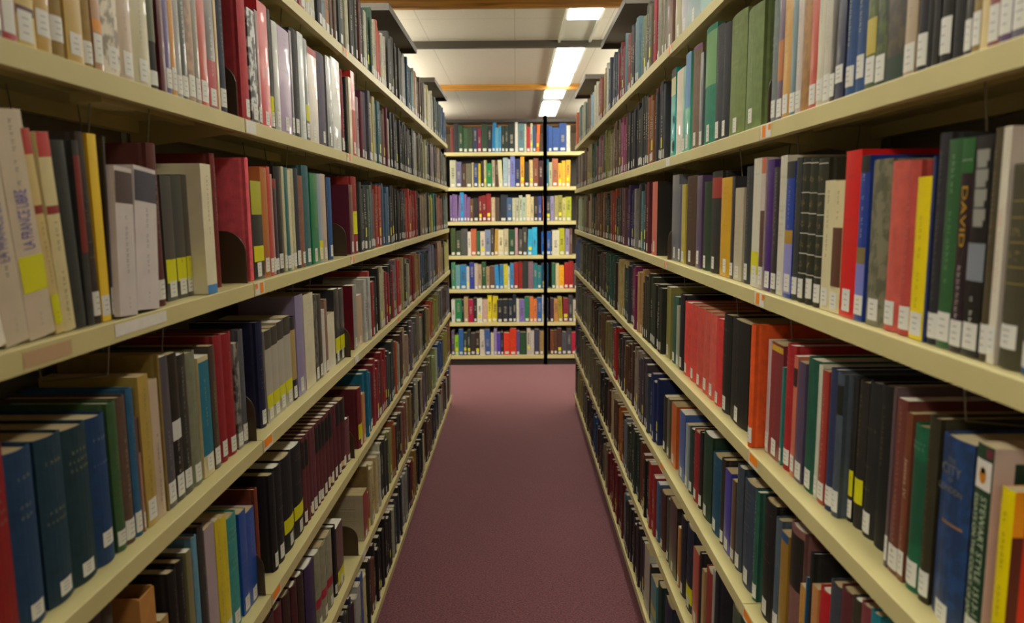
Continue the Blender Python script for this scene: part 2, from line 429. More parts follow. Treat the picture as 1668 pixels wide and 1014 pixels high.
def make_book(sd, y, w, h, sb, lean, col, opt, label, group):
    S = SIDE[sd]; sg = S['sg']
    D = .15+.035*random.random(); D = min(D, DEP-sb-.012)
    hard = 'h' in opt; hexcol = col; col = hx(col)
    # local axes: x along the shelf, y into the case, z up.  Left: spine faces +X
    W = Matrix(((0, sg, 0), (-sg*-1 if False else (1 if sg < 0 else -1), 0, 0), (0, 0, 1)))
    if sg < 0: basis = Matrix(((0, -1, 0), (1, 0, 0), (0, 0, 1)))
    else: basis = Matrix(((0, 1, 0), (-1, 0, 0), (0, 0, 1)))
    mw = basis.to_4x4()
    zb = opt['_z']+.0012
    loc = Vector((S['x']+sg*sb, y+w/2, zb))
    if lean:
        piv = Vector((S['x']+sg*sb, y+(w if lean > 0 else 0), zb)); 
        Rm = Matrix.Translation(piv) @ Matrix.Rotation(-math.atan(lean), 4, 'X') @ Matrix.Translation(-piv)
        mw = Rm @ Matrix.Translation(loc) @ mw
    else: mw = Matrix.Translation(loc) @ mw
    t = empty('book', mw, label, 'book', group)
    bulge = min(.006, w*.16) if hard else min(.0012, w*.05)
    tb = .0024 if hard else .0006
    cc = hx(opt['c']) if 'c' in opt else col
    # ---- cover
    mb = MB(); n = 6; e = w/2
    out = []; 
    for i in range(n+1):
        u = -1+2*i/n; out.append((u*e, arc(w, bulge, u)))
    if hard:
        left = [(-e, D), (-e, bulge+.012), (-e+.0014, bulge+.007)]; right = [(e-.0014, bulge+.007), (e, bulge+.012), (e, D)]
    else: left = [(-e, D)]; right = [(e, D)]
    O = left+out+right
    I = []
    for i, (x, yy) in enumerate(O):
        if i < len(left): I.append((min(x, -e)+tb if x < 0 else x, yy if i == 0 else yy+tb*.4))
        elif i >= len(left)+len(out): I.append((e-tb, yy if i == len(O)-1 else yy+tb*.4))
        else: I.append((x*(1-tb/e*1.0), yy+tb))
    zt = h
    for i in range(len(O)-1):
        a, b, c, d = O[i], O[i+1], I[i+1], I[i]
        board = i < len(left) or i >= len(left)+n
        q = cc if board else col
        if i < len(left)-1 or i > len(O)-1-len(right): q = cc
        mb.quad((a[0], a[1], 0), (b[0], b[1], 0), (b[0], b[1], zt), (a[0], a[1], zt), q)
        mb.quad((d[0], d[1], zt), (c[0], c[1], zt), (c[0], c[1], 0), (d[0], d[1], 0), q)
        mb.quad((a[0], a[1], zt), (b[0], b[1], zt), (c[0], c[1], zt), (d[0], d[1], zt), q)
        mb.quad((d[0], d[1], 0), (c[0], c[1], 0), (b[0], b[1], 0), (a[0], a[1], 0), q)
    for (a, d), fl in (((O[0], I[0]), 0), ((O[-1], I[-1]), 1)):
        f = [(a[0], a[1], 0), (a[0], a[1], zt), (d[0], d[1], zt), (d[0], d[1], 0)]
        mb.quad(*(f if fl == 0 else f[::-1]), cc)
    mt = M['cloth'] if hard else M['gloss']
    t2 = None
    if 'M' in opt: mt = M['mottle']; t2 = hx(opt['M'])
    if 'Z' in opt: mt = M['mottle']; t2 = hx('264674')
    mb.build('cover', mt, t, t2, weld=True)
    # ---- pages
    iz = .0035 if hard else .0006
    mb = MB(); yf = bulge*.7+tb+.0015
    mb.box(-e+tb+.0003, e-tb-.0003, yf, D-(.004 if hard else .0003), iz if hard else .0003, h-iz, hx(random.choice(('b8a67c', 'a89468', 'c4b48c', 'b09c70', 'd8ceb4', 'e0dac8'))))
    mb.build('page_block', M['page'], t)
    OFF = .0004
    # ---- printed panels
    for p in opt.get('P', []):
        c, r = p.split(':'); a, b = rngs(r); mb = MB()
        spine_strip(mb, w, bulge, -.97, .97, a*h, min(b, .999)*h, OFF, hx(c)); mb.build('spine_panel', M['print'], t)
    for p in opt.get('B', []):
        c, r = p.split(':'); a, b = rngs(r); mb = MB()
        spine_strip(mb, w, bulge, -.8, .8, a*h, b*h, OFF*1.4, hx(c)); mb.build('call_number_label', M['label'], t)
    off2 = OFF*1.7
    # ---- lettering along the spine
    auto = not any(k in opt for k in 'THXGMQZO') and 'G2' not in opt and not opt.get('P') and w > .009
    TT = list(opt.get('T', [])); HH = list(opt.get('H', []))
    if auto and random.random() < .75:
        lum = sum(col[:3])/3
        k = random.uniform(.25, .5); tgt = hx(random.choice(('b8b098', 'a89858'))) if lum < .2 else hx('4a4036')
        c = tuple(col[i]*(1-k)+tgt[i]*k for i in range(3))+(1,)
        (HH if w > .03 and random.random() < .6 else TT).append((c, random.choice(('.4-.85', '.5-.9', '.3-.7'))))
    for p in TT:
        c, r = p.split(':') if isinstance(p, str) else p; a, b = rngs(r); mb = MB(); s = min(w*.36, .0075); z = b*h
        cc_ = hx(c) if isinstance(c, str) else c
        while z > a*h:
            if random.random() < .84: glyph(mb, 0, z, s, w, bulge, off2, cc_, True)
            z -= s*1.02
        mb.build('title_lettering', M['print'], t)
    for p in opt.get('K', []):
        c, r = p.split(':'); a, b = rngs(r); mb = MB(); s = w*.8; z = b*h-s/2; cc_ = hx(c)
        while z > a*h:
            spine_strip(mb, w, bulge, -.55, .55, z-s*.4, z-s*.12, off2, cc_); spine_strip(mb, w, bulge, -.6, .75, z-s*.12, z+s*.38, off2, cc_); z -= s*.86
        mb.build('title_lettering', M['print'], t)
    for p in opt.get('S', []):
        c, yr, zr = p.split(':'); a, b = rngs(yr); z0, z1 = rngs(zr); mb = MB(); xs = -e-.0003 if sg < 0 else e+.0003
        mb.quad((xs, a, z0*h), (xs, b, z0*h), (xs, b, z1*h), (xs, a, z1*h), hx(c)); mb.build('cover_panel', M['print'], t)
    for p in HH:
        c, r = p.split(':') if isinstance(p, str) else p; a, b = rngs(r); mb = MB(); z = b*h; cc_ = hx(c) if isinstance(c, str) else c
        while z > a*h:
            nch = random.choice((3, 4, 5, 6)); s = min(w*.7/nch, .007)
            for q in range(nch): glyph(mb, (q-(nch-1)/2)*s*1.15, z, s, w, bulge, off2, cc_, False)
            z -= s*random.choice((1.8, 1.8, 5, 9))
        mb.build('title_lettering', M['print'], t)
    for p in opt.get('X', []):
        c, tx, r = p.split(':'); a, b = rngs(r); tx = tx.replace('_', ' ')
        size = min(w*.66, .03); zc = (a+b)/2*h
        up = 'LIBRE' in tx
        if up: xf = Matrix(((0, -1, 0), (0, 0, 0), (1, 0, 0)))
        else: xf = Matrix(((0, 1, 0), (0, 0, 0), (-1, 0, 0)))
        xf = Matrix.Translation((0, -off2-.0001, zc)) @ xf.to_4x4()
        text_mesh(tx, size, (b-a)*h, hx(c), M['print'], t, 'title_lettering', xf)
    if 'G' in opt or 'G2' in opt:
        mb = MB(); c = hx('c8c8b4' if 'G' in opt else '8a7a3c'); c2 = hx('8a7a48')
        fr = (.2, .34, .48, .62, .76, .96) if 'G' in opt else (.42, .5, .62, .74, .82)
        for f in fr: mb = MB(); spine_strip(mb, w, bulge, -.95, .95, f*h, f*h+.0014, off2, c); mb.build('raised_band', M['print'], t)
        for f in ((.27, .41, .55, .69, .86) if 'G' in opt else (.56, .68)):
            mb = MB()
            for _ in range(9): glyph(mb, random.uniform(-.2, .2)*w, f*h+random.uniform(-.004, .004), .005, w, bulge, off2, c2, False)
            mb.build('gilt_ornament', M['print'], t)
    if 'Q' in opt:
        mb = MB(); spine_strip(mb, w, bulge, -.9, .9, .79*h, .93*h, OFF*1.3, hx('d8d4c8')); mb.build('emblem_panel', M['print'], t)
        mb = MB(); k = 16; mb.ngon([(.0055*math.cos(2*math.pi*i/k), -off2-.0002, .855*h+.009*math.sin(2*math.pi*i/k)) for i in range(k)], hx('c88420'))
        mb.ngon([(.004*math.cos(2*math.pi*i/k), -off2-.0002, .88*h+.004*math.sin(2*math.pi*i/k)) for i in range(k)], hx('9a8a60'))
        mb.build('emblem', M['print'], t)
        mb = MB(); spine_strip(mb, w, bulge, .2, .9, .945*h, .99*h, OFF*1.3, hx('6a3038')); mb.build('spine_panel', M['print'], t)
        base = Matrix(((0, 1, 0), (0, 0, 0), (-1, 0, 0)))
        for tx, xo, sz in (('STEWART STYLE 1513-1542', .17, .36), ('ESSAYS ON THE COURT OF JAMES V', -.24, .25)):
            xf = Matrix.Translation((xo*w, -off2-.0006, .42*h)) @ base.to_4x4()
            text_mesh(tx, w*sz*1.35, .68*h, hx('b8c8a8'), M['print'], t, 'title_lettering', xf)
    if 'Z' in opt:
        for i, (tx, sz) in enumerate((('THE', .12), ('CITY', .26), ('OF', .1), ('LONDON', .16))):
            xf = Matrix.Translation((0, -off2-.0002, h*(.88-.052*i))) @ Matrix(((1, 0, 0), (0, 0, 0), (0, 1, 0))).to_4x4()
            text_mesh(tx, w*sz*1.1, 0, hx('7c7868'), M['print'], t, 'title_lettering', xf)
        mb = MB(); spine_strip(mb, w, bulge, -.5, .75, .535*h, .55*h, OFF, hx('8a6840')); mb.build('spine_panel', M['print'], t)
    if 'O' in opt:
        for z, r, x in ((.42, .009, .5), (.12, .012, .45)):
            mb = MB(); k = 20; rr = min(r, w*.4)
            mb.ngon([(x*w*.5+rr*.8*math.cos(2*math.pi*i/k), -off2-.0006, z*h+r*1.4*math.sin(2*math.pi*i/k)) for i in range(k)], hx('181818')); mb.build('cover_ornament', M['print'], t)
    if opt.get('C') == 'text' or opt.get('C') == 'photo':
        mb = MB(); xs = -e-.0004 if sg < 0 else e+.0004; z = .9*h
        while z > .25*h:
            if random.random() < .8:
                yy = .03
                while yy < D-.03:
                    l = random.uniform(.004, .012)
                    q = [(xs, yy, z), (xs, yy, z+.0012), (xs, yy+l, z+.0012), (xs, yy+l, z)]
                    mb.quad(*q, hx('8a8068')); yy += l+.003
            z -= .0045
        mb.build('cover_text', M['print'], t)
    # ---- stickers
    for r in opt.get('Y', []):
        if r in ('', '0'): continue
        a, b = rngs(r.lstrip(':')); mb = MB(); spine_strip(mb, w, bulge, -.92, .92, a*h, b*h, OFF*1.5, None); mb.build('yellow_sticker', M['sticker'], t)
    if 'N' in opt:
        mb = MB(); c = hx(opt['N'])
        for q in range(3): glyph(mb, 0, .06*h+q*.006, min(.004, w*.3), w, bulge, off2, c, False)
        mb.build('call_number', M['print'], t)
    elif 'L0' not in opt and 'B' not in opt and w > .0045:
        a, b = rngs(opt['L'].lstrip(':')) if 'L' in opt else (.025+random.random()*.02, 0)
        if b == 0: b = a+random.uniform(.12, .15)
        uw = min(.93, .0125/(w/2)); u0 = random.uniform(-.12, .12)*(1 if uw < .8 else 0)
        mb = MB(); spine_strip(mb, w, bulge, u0-uw, u0+uw, a*h, b*h, OFF*1.5, None)
        for q in range(3):
            z = a*h+(b-a)*h*(.26+.24*q); l = uw*random.uniform(.3, .6)
            spine_strip(mb, w, bulge, u0-l, u0+l*.8, z, z+.0011, OFF*2, None, 3, 1)
        mb.build('call_number_label', [M['label'], M['ink']], t)
    return t

def parse(line):
    q = line.split(); o = {}
    for x in q[6:]:
        if x in ('h', 'p', 'Z', 'Q', 'G', 'G2', 'L0', 'O', 'box'): o[x] = 1; continue
        if x.startswith('c='): o['c'] = x[2:]; continue
        if x.startswith('"'): o['lab'] = x[1:].replace('_', ' '); continue
        k, v = x[0], x[1:].lstrip(':')
        if k in 'PBTHXYSK': o.setdefault(k, []).append(v)
        elif k in 'MNLC': o[k] = v
    return [float(v) for v in q[:5]]+[q[5], o]

NEAR = """
@L 2 0
829 14.8 236 12 0 3f4a3a p
844 25.5 249 12 0 a8303a p Y0 B:ded6cc:.04-.24 H:d8a0a0:.3-.5
870 33.3 242 12 0 c9b05c p P:5a3238:.15-.19
904 28.8 252 12 0 b8923a p L:.08-.2
933 31.5 253 12 0 8f7434 h L:.08-.2
965 36.6 228 12 0 c0a050 p L:.05-.17
1002 23.9 226 12 0 96793a h
1026 22.1 263 12 0 b08a64 p P:d88a1a:.2-.26
1049 42.8 237 12 0 d9cfb8 p M:8f8470
1092 37.6 236 12 0 c0ab92 p
1130 50.0 270 12 0 bdb690 p T:8a8868:.2-.8
1180 29.6 246 12 0 26231c h P:5a6044:.3-.9 B:e0dccf:.03-.12
1210 18.6 263 10 0 5a1520 p L0
1233 19.3 246 12 0 5a4a80 p
1253 17.5 254 12 0 c98f3c p
1271 20.4 232 12 0 9a9a94 p
1291 23.5 254 12 0 46483e p T:c8c8ba:.3-.9
1315 29.5 264 12 0 a8896c p M:8a6c58
1345 20.3 249 12 0 8f8a7a p
1366 34.7 258 12 0 bb4a34 p
1401 39.5 255 12 0 5f5a58 p T:d0c8c0:.25-.7 P:b04048:.02-.35
1441 11.4 228 12 0 c9ab6e p L0
1453 42.8 259 12 0 23283a h T:7a7e90:.4-.9
@L 3 0
766 35.1 280 12 -161 efe6d2 p L0
801 39.3 257 12 -112 c8baa0 p T:6a6250:.3-.9 N:7a7060 X:7a70a0:LA_FRANCE_LIBRE:.36-.66 "thick_cream_leaning_paperback_lettered_LA_FRANCE_LIBRE_without_yellow_sticker,_third_shelf_left
841 48.2 262 12 -103 cbbca2 p T:5a5448:.68-.95 X:6a62a8:LA_FRANCE_LIBRE:.4-.66 Y:.21-.37 N:5a5248 "thick_cream_leaning_paperback_lettered_LA_FRANCE_LIBRE_with_a_large_yellow_sticker,_third_shelf_left
890 15.8 246 12 -131 cfb87a p P:b03a30:.88-1 P:8a2a20:.6-.64 T:7a7050:.25-.55 Y:.05-.2 N:4a4438
906 25.0 244 12 -88 d2c492 p P:b83a34:.88-1 P:8a2420:.6-.64 T:6a6450:.1-.55 N:4a4438
931 29.2 237 12 -64 353831 h L0
961 14.0 240 12 -14 3a3a36 h P:7a2820:.4-.92 L0
975 17.5 252 12 -32 3c3228 h H:8a8060:.3-.7
993 21.2 252 12 -11 e0b020 p P:e6c030:0-1 L:.03-.14 "bright_yellow_paperback_between_dark_spines,_third_shelf,_nearest_left_bookcase
1015 5.0 251 12 47 2a2624 p T:9a948a:.3-.9
1020 47.5 210 2 62 cfc6c0 p P:4a3a38:.76-.97 T:7c7880:.2-.7 N:4a4448
1068 65.7 212 2 86 d2c9c4 p P:3e3a48:.76-.97 T:7c7880:.2-.7 N:4a4448
1154 29.2 254 12 0 5a2c24 h
1222 38.4 209 30 0 4a4a46 p T:8a4438:.3-.7 Y:.14-.33
1261 38.2 211 30 0 444642 p T:8a4438:.3-.7 Y:.14-.33
1299 21.7 213 30 0 48463f p T:8a4438:.3-.7 Y:.14-.33
1321 43.9 233 4 0 e0d8b4 p P:4a86b8:0-.07 T:9a4a40:.45-.9 L0 C:text
1443 21.6 260 34 0 6e2620 h L0
@L 4 0
742 59.4 257 26 0 8a1416 h L0
801 47.8 218 26 0 1c3c5c h H:8a8a70:.55-.85 L:.04-.13
855 52.4 217 26 0 1a3848 h H:8a8a60:.4-.85 L:.04-.13
908 53.8 213 26 0 1a363e h H:8f9560:.5-.85 L:.04-.13
962 44.9 213 26 0 1c3c62 h H:7a80a0:.5-.85 L:.12-.22
1011 23.0 222 26 0 3a5a34 h L:.04-.14
1034 27.3 224 26 0 5c4638 h
1062 19.4 230 26 0 2a5a7a h
1082 5.0 182 26 0 a07868 p P:2a2422:.7-1
1096 31.3 241 26 0 b09648 p T:7a6a3a:.2-.9
1128 27.2 227 26 0 bda890 p T:6a5a48:.1-.6 N:6a5a48
1161 5.0 263 26 0 8a7436 h L0
1166 28.6 257 26 0 4c4a50 p T:9a9aa0:.1-.5
1195 32.2 256 26 0 1f1d1b p T:c0c0b8:.1-.5 P:c8c8c0:.42-.55
1227 31.6 248 26 0 2a2c28 p T:9a9a90:.1-.9 L:.05-.18
1259 47.8 244 26 0 74775e h
1308 44.8 227 26 0 cfc090 p P:1a6a80:.18-.96 T:a0b070:.4-.8
1358 24.8 240 26 0 473c34 p T:a89a3a:.2-.7
1389 39.4 253 26 0 8c2026 h
1429 48.0 250 26 0 8c1c22 h
1477 25.9 223 26 0 8a8880 p M:3a3a38
1511 25.1 245 26 0 55565a h
@L 5 0
890 59.8 314 25 0 3a3228 p L0
950 34.1 299 25 0 4a4238 h L0
1047 45.9 265 25 0 8a5a20 box L0
1107 25.3 192 25 0 a08040 p L0
1146 28.1 251 25 0 1b1716 h L0 T:5a5248:.3-.9
1174 27.2 256 25 0 1e1a19 h L0
1208 20.5 259 25 0 7c7850 p
1235 21.3 272 25 0 5f8a9c h
1262 23.2 281 25 0 3a3632 h
1285 42.6 265 25 0 a8989a p
1332 25.0 260 25 0 cdb920 p T:7a7420:.2-.9
1358 27.4 255 25 0 d6c424 p
1386 59.4 238 25 0 3c8a82 h
1450 36.1 225 25 0 1c4f9c p
1486 48.6 211 25 0 1b4f9e p T:8ab0e0:.5-.9
1585 18.0 225 40 0 7c3a20 h L0
@L 2 1
1579 43.4 252 12 0 b03a40 h "big_red_hardback_behind_the_bookend,_second_shelf,_second_left_bookcase
1623 45.7 238 12 0 3a3c3a p M:c8ccc8
1669 19.6 245 12 0 7a5450 p
1689 62.6 271 12 0 c83038 p L:.02-.13
1752 30.7 269 12 0 4a4c4c h Y:.1-.28
1783 41.2 251 12 0 a8aaa0 p
1825 89.1 251 12 0 9a80a2 p "lilac-spined_paperback,_second_shelf,_second_left_bookcase
1914 20.7 259 12 0 6a6072 p
1936 54.5 271 12 0 2c2b2c h
1990 51.8 274 12 0 bcc4c4 p
2043 35.9 268 12 0 434a50 p Y:.2-.36
2079 89.7 256 12 0 d2c8b8 p P:a83038:.93-1
2169 105.3 263 12 0 565060 h
2275 68.2 271 12 0 686c68 p
2343 106.6 281 12 0 c6c8bc p
2459 34.9 265 12 0 8c3038 h
@L 3 1
1577 18.7 261 16 0 e8606a h L0 "bright_pink-red_hardback_with_its_side_showing_behind_the_bookend,_third_shelf_left
1596 67.2 214 16 0 2e302e p P:a8a820:.66-1 Y:.18-.34
1663 42.0 246 16 0 b06a34 p C:plain
1706 21.6 250 16 0 c04440 p
1728 13.1 234 16 0 c08a80 p
1741 27.2 224 16 0 3c2836 p P:8a2a2a:.9-1
1769 42.7 254 16 0 2e2b2a h
1812 19.4 256 16 0 c0b896 p
1832 30.1 255 16 0 2a6a6a p
1862 20.5 250 16 0 d0c8a4 p
1883 37.4 255 16 0 b8b28a h
1921 38.9 258 16 0 3a3c44 h
1960 40.5 241 16 0 8a5c4a h
2001 61.1 270 16 0 3a6264 h
2063 71.7 253 16 0 1b7a50 p T:3a9a6a:.3-.6 "bright_green_paperback,_third_shelf,_second_left_bookcase
2135 41.0 254 16 0 8fa0b4 p Y:.03-.25
2176 50.0 256 16 0 c0a898 p
2227 21.9 247 16 0 2c2c34 h L0
2249 61.5 249 16 0 265080 h
@L 4 1
1627 37.8 244 28 0 1a1c3c h
1666 43.8 217 28 0 a8a494 p P:3a362e:.8-1 Y:.15-.3
1710 46.2 219 28 0 a8a494 p P:3a362e:.8-1 Y:.15-.3
1756 48.7 224 28 0 aaa696 p P:3a362e:.8-1 Y:.15-.3
1805 56.7 228 28 0 aca898 p P:3a362e:.8-1 Y:.15-.3
1863 49.0 219 28 0 2a2824 h P:a89058:.25-.85
1912 69.7 270 28 0 8c82a4 p "tall_lilac_paperback_behind_the_short_pale_grey_set,_fourth_shelf_left
1988 95.0 263 28 0 d6ceae p L0
2083 40.2 254 28 0 6a665e p M:3a3a34
2124 41.7 249 28 0 3a3834 p
2166 36.0 198 28 0 c8c4b8 p
2202 29.6 226 28 0 8a6a5a p
2232 86.2 174 28 0 dcd4b8 p
2319 66.8 243 28 0 2e3034 p Y:.15-.35
2386 63.9 237 28 0 2c2e36 p Y:.15-.35
@L 5 1
1639 36.5 237 22 0 1c1b1d h
1675 52.6 242 22 0 1c1b1d h
1728 82.6 243 22 0 1b1a1c h Y:.2-.35
1811 84.4 243 22 0 1d1c1e h Y:.2-.35
1896 29.6 244 22 0 5e2c30 h P:1e1a1a:.65-.95
1926 30.5 245 22 0 5e2c30 h P:1e1a1a:.65-.95 N:d8b880
1957 31.4 246 22 0 5a2a2e h P:d8b880:.05-.13
1989 39.1 244 22 0 60323a h
2028 33.6 244 22 0 5a2a2e h P:1e1a1a:.65-.95
2062 34.7 245 22 0 5a282c h P:1e1a1a:.65-.95
2098 43.3 243 22 0 582a2e h P:1e1a1a:.65-.95
2141 37.4 242 22 0 5a282c h P:1e1a1a:.65-.95
2179 46.6 242 22 0 54262c h P:d8b880:.05-.13 P:1e1a1a:.65-.95
2226 48.6 241 22 0 542028 h
2275 50.6 237 22 0 501e26 h P:1e1a1a:.7-.98
2326 71.1 234 22 0 4e1e24 h P:d8b880:.05-.13 P:1e1a1a:.7-.98
2398 52.3 150 22 0 70404a h
@L 6 1
1554 64.6 278 20 0 4a3026 h
1619 56.8 268 20 0 5a2228 h
1685 54.7 265 20 0 3c2420 h
1748 48.8 257 20 0 4a2022 h
1806 46.7 255 20 0 3a2820 h
1868 84.6 244 20 0 3a2c50 h
1964 55.0 237 20 0 8c8870 h P:a02838:.3-.42
2023 58.4 234 20 0 8e8a72 h P:a82838:.3-.42
2086 69.1 233 20 0 908c74 h P:a82838:.3-.42
2166 29.6 230 20 0 1c1a1a h
2196 85.0 212 20 0 5c4440 p Y:.1-.3
@L 2 2
2576 38.4 261 12 0 cfc6a0 p L0
2615 60.0 288 12 0 c03030 p P:b83820:0-.55
@L 3 2
2519 57.9 236 12 0 5e2030 p C:plain
2577 81.5 266 12 0 8c2424 h Y:.25-.55
@L 4 2
2578 61.8 229 25 0 8c8c84 p c=6a1424
2640 87.1 185 25 0 c0a080 p
@L 5 2
2548 64.5 219 12 0 6e2028 h c=5a1a20 Y:.15-.4
2613 44.7 183 12 0 d08a50 p
@L 6 2
2562 79.6 175 12 0 8a3028 p c=b0a68a C:text
2642 23.8 150 12 0 a03830 p Y:.05-.35
@R 2 0
736 22.7 256 12 0 5e5a6a p P:3a4a6a:.25-.33
759 20.2 266 12 0 594264 p
779 17.3 251 12 0 84443c p Y:.45-.8
797 11.9 251 12 0 dcc890 p L0
809 14.4 241 12 0 8a743a p
824 12.8 242 12 0 23211d p Y:.45-.8
837 28.5 248 12 0 1e1d1b h L0
866 23.0 239 12 0 22211d h L:.05-.22
890 13.7 253 12 0 2e2d2a h L0
904 10.2 245 12 0 26241f h L0
914 24.4 268 12 0 26252a h L:.03-.17
939 25.8 235 12 0 b09c80 p
965 46.7 231 12 0 2c2214 p P:14301a:0-.14 M:4a3c1c L0
1012 28.5 229 12 0 26341e p M:4a5a20
1041 28.3 265 12 0 3e4c1c p P:b8a844:.18-.36 M:5a6a20
1070 35.9 267 12 0 34507c h L:.08-.2 T:a8b078:.3-.9
1106 32.2 245 12 0 34507c h L:.06-.18 T:a8b078:.3-.9
1139 29.8 261 12 0 30344e p L:.1-.2
1169 17.6 243 12 0 3a3228 p
1187 25.3 266 12 0 bfb8a8 p
1213 26.4 257 12 0 c8c4ac p
1240 29.0 265 12 0 ba4a36 p
1269 36.0 257 12 0 a07234 p M:8a6030 L0
1305 25.1 246 12 0 c0b4aa p
1331 26.1 264 12 0 5a7880 p
1357 38.2 226 12 0 c49648 p
1396 27.2 239 12 0 5a4060 p P:b06a30:.3-.6
1424 40.7 224 12 0 6f7a76 h
@R 3 0
684 29.6 188 15 0 2a4a80 h
714 35.9 203 15 0 47432e h G2 L:.1-.22
750 12.2 241 15 0 d6d0ba p T:c88078:.3-.65 c=d0c4b4
763 14.7 241 15 0 4a4028 h
778 30.0 236 15 0 181816 p P:7a8088:.35-.52 K:8a8a80:.55-.95 T:c8c8bc:.08-.3 "black_paperback_with_big_silver_lettering_and_a_picture_panel,_third_shelf_right
808 22.6 236 15 0 281a20 p P:1c5a20:.84-1 X:b8901c:DAVID:.5-.78 T:c8b8b8:.12-.4 H:e0e8e0:.86-.9 "dark_paperback_with_gold_lettering_DAVID_and_green_top,_third_shelf_on_the_right
831 25.8 237 15 0 2c5a32 p T:8ab888:.7-.95 T:7aa87c:.3-.65
857 23.4 246 15 0 26252a h T:5a5850:.2-.9
881 5.7 221 15 0 2a3560 h L0
887 30.9 198 15 0 e8d008 p T:a89820:.2-.75 "bright_yellow_paperback_between_dark_red_and_black_books,_third_shelf_on_the_right
919 30.8 219 15 0 b4463c h T:c07058:.3-.8
950 40.5 221 15 0 c4584a h
991 52.6 226 15 0 7c7860 h M:5a5a44
1044 26.7 234 15 0 1c3a8c p P:7a7cc0:.06-.35 P:7a6a40:.35-.45 P:1c1e1c:.9-1 T:b8c4e0:.5-.88
1071 49.5 244 15 0 d42020 p "bright_red_paperback_standing_taller_than_its_cream_neighbour,_third_shelf_right
1121 34.3 202 15 0 d8cc9c p P:5a3420:.2-.65 T:7a6a50:.7-.95
1155 36.5 204 15 0 d6cca0 p T:6a6248:.4-.95
1192 36.3 241 15 0 2e2e1e h G
1229 31.7 244 15 0 2c2c1c h G
1261 36.3 246 15 0 2a2a1c h G
1298 23.2 248 15 0 3a3c38 h
1322 39.9 244 15 0 1f3f98 p P:8a88c0:.03-.4 P:a8842c:.4-.5 P:2a2c2c:.88-1 T:b0c0e8:.52-.84
1362 34.0 257 15 0 d0ccb8 p
1396 32.2 238 15 0 2a282c p T:a8a8a0:.4-.95
1429 39.5 254 15 0 452070 p T:8a6ab0:.5-.9
1477 24.9 261 15 0 c8b8b0 p P:c87050:.88-1 P:5a3c34:.15-.6
1503 47.8 262 15 0 d4d0bc p Y:.1-.28 H:4a9ab8:.84-.88
@R 4 0
722 20.1 203 30 0 e6d200 p T:8a8410:.05-.9 c=f09a10 S:5a2010:.001-.013:.0-.76 S:d03010:.0131-.14:.0-.82 "yellow-spined_book_with_orange_and_red_cover,_nearest_on_the_fourth_shelf_right
759 28.3 236 30 0 24402c p Q c=d0bcac S:1c3422:.024-.11:.8-.93 "green-spined_pink-covered_paperback_with_an_orange_emblem_on_white,_fourth_shelf_right
799 60.3 226 30 0 20385c h Z L:-.02-.1 "thick_worn_navy_hardback_with_title_THE_CITY_OF_LONDON,_fourth_shelf_right
864 23.0 238 30 0 34301e h T:5a5028:.2-.9
887 33.0 219 30 0 1c6040 h P:1a5038:.3-.8 H:7aa890:.75-.9
920 14.7 229 30 0 74402a p X:d0b098:James_IV:.38-.85 T:b89080:.1-.32
935 25.8 242 30 0 6c3830 p T:b08070:.1-.95
962 7.8 254 30 0 5a484c p
1004 38.3 242 46 0 1c1c1a h L0
1042 36.5 238 46 0 242422 h
1079 29.3 231 46 0 2a2622 h L0 Y:.17-.34
1109 15.6 232 46 0 27231f h Y:.18-.36 T:5a5448:.4-.9
1125 23.2 234 30 0 454f58 h P:1c201a:.72-.92
1148 27.1 236 30 0 2e3654 h
1176 24.7 227 30 0 a03830 p T:d8b0a0:.2-.85
1201 14.1 232 30 0 c8ccb8 p
1215 56.7 235 30 0 1f5240 h
1272 34.7 220 30 0 544660 p
1308 17.9 226 30 0 c87058 p P:3a2420:.75-.9
1331 41.5 240 30 0 a42428 h
1373 9.2 192 30 0 2a8078 p
1382 64.2 231 30 0 7c343a p T:b07078:.2-.8 P:c8a030:.93-.98
1447 17.9 231 30 0 c8b4b0 p
1477 24.5 256 4 0 d8541c h "bright_orange_hardback_sticking_out_between_black_books,_fourth_shelf_on_the_right
1502 34.6 232 30 0 2c2d22 h
@R 5 0
967 25.0 264 26 0 1a7a88 h
993 29.4 260 26 0 7c3c40 h
1023 27.4 253 26 0 3a3424 h
1050 41.3 249 26 0 5a2a2c h
1092 36.4 238 26 0 3e4048 h
1129 37.6 207 26 0 b02024 h
1167 24.0 196 26 0 c08850 p
1191 14.0 247 26 0 1d1e1b h
1211 5.0 195 26 0 2a5a78 p
1214 27.1 170 26 0 c08e34 p T:a06a20:.5-.9
1242 63.1 260 26 0 7c544c h P:1c1a16:.55-.95
1305 37.3 225 26 0 967426 p P:234a7a:.93-1
1349 29.0 236 26 0 4c5a64 h
1385 66.0 250 26 0 1e1b19 h
1477 24.7 242 26 0 2a5a48 h T:8ab0a0:.2-.9
1509 74.0 241 26 0 36404e h
@R 1 1
2034 155.4 255 12 0 98b0b4 p
2190 70.8 270 12 0 b8b8c0 p
2269 76.5 264 12 0 a8a27a p
2391 74.5 267 12 0 6a4c44 p
@R 2 1
1526 101.8 247 12 0 6a7c48 h L:.06-.18 "right_one_of_two_tall_moss-green_cloth_volumes_beside_the_bookend,_second_shelf_right
1633 117.3 262 12 0 6d7c46 h "left_one_of_two_tall_moss-green_cloth_volumes,_second_shelf_right
1755 52.0 263 12 0 2e2f34 h T:6a6a60:.5-.9
1807 66.5 272 12 0 3a3d3e h T:8a8a68:.5-.95
1874 103.7 290 12 0 2c7a60 h P:6a9a60:.5-.95
1984 32.8 242 12 0 5c6468 p
2018 98.5 273 12 0 74604e h P:6a3468:.96-1
2124 61.2 273 12 0 4aa888 p P:6a94c0:.45-1
2185 31.7 245 12 0 5aa898 p
2217 84.3 246 12 0 d4ccb8 p
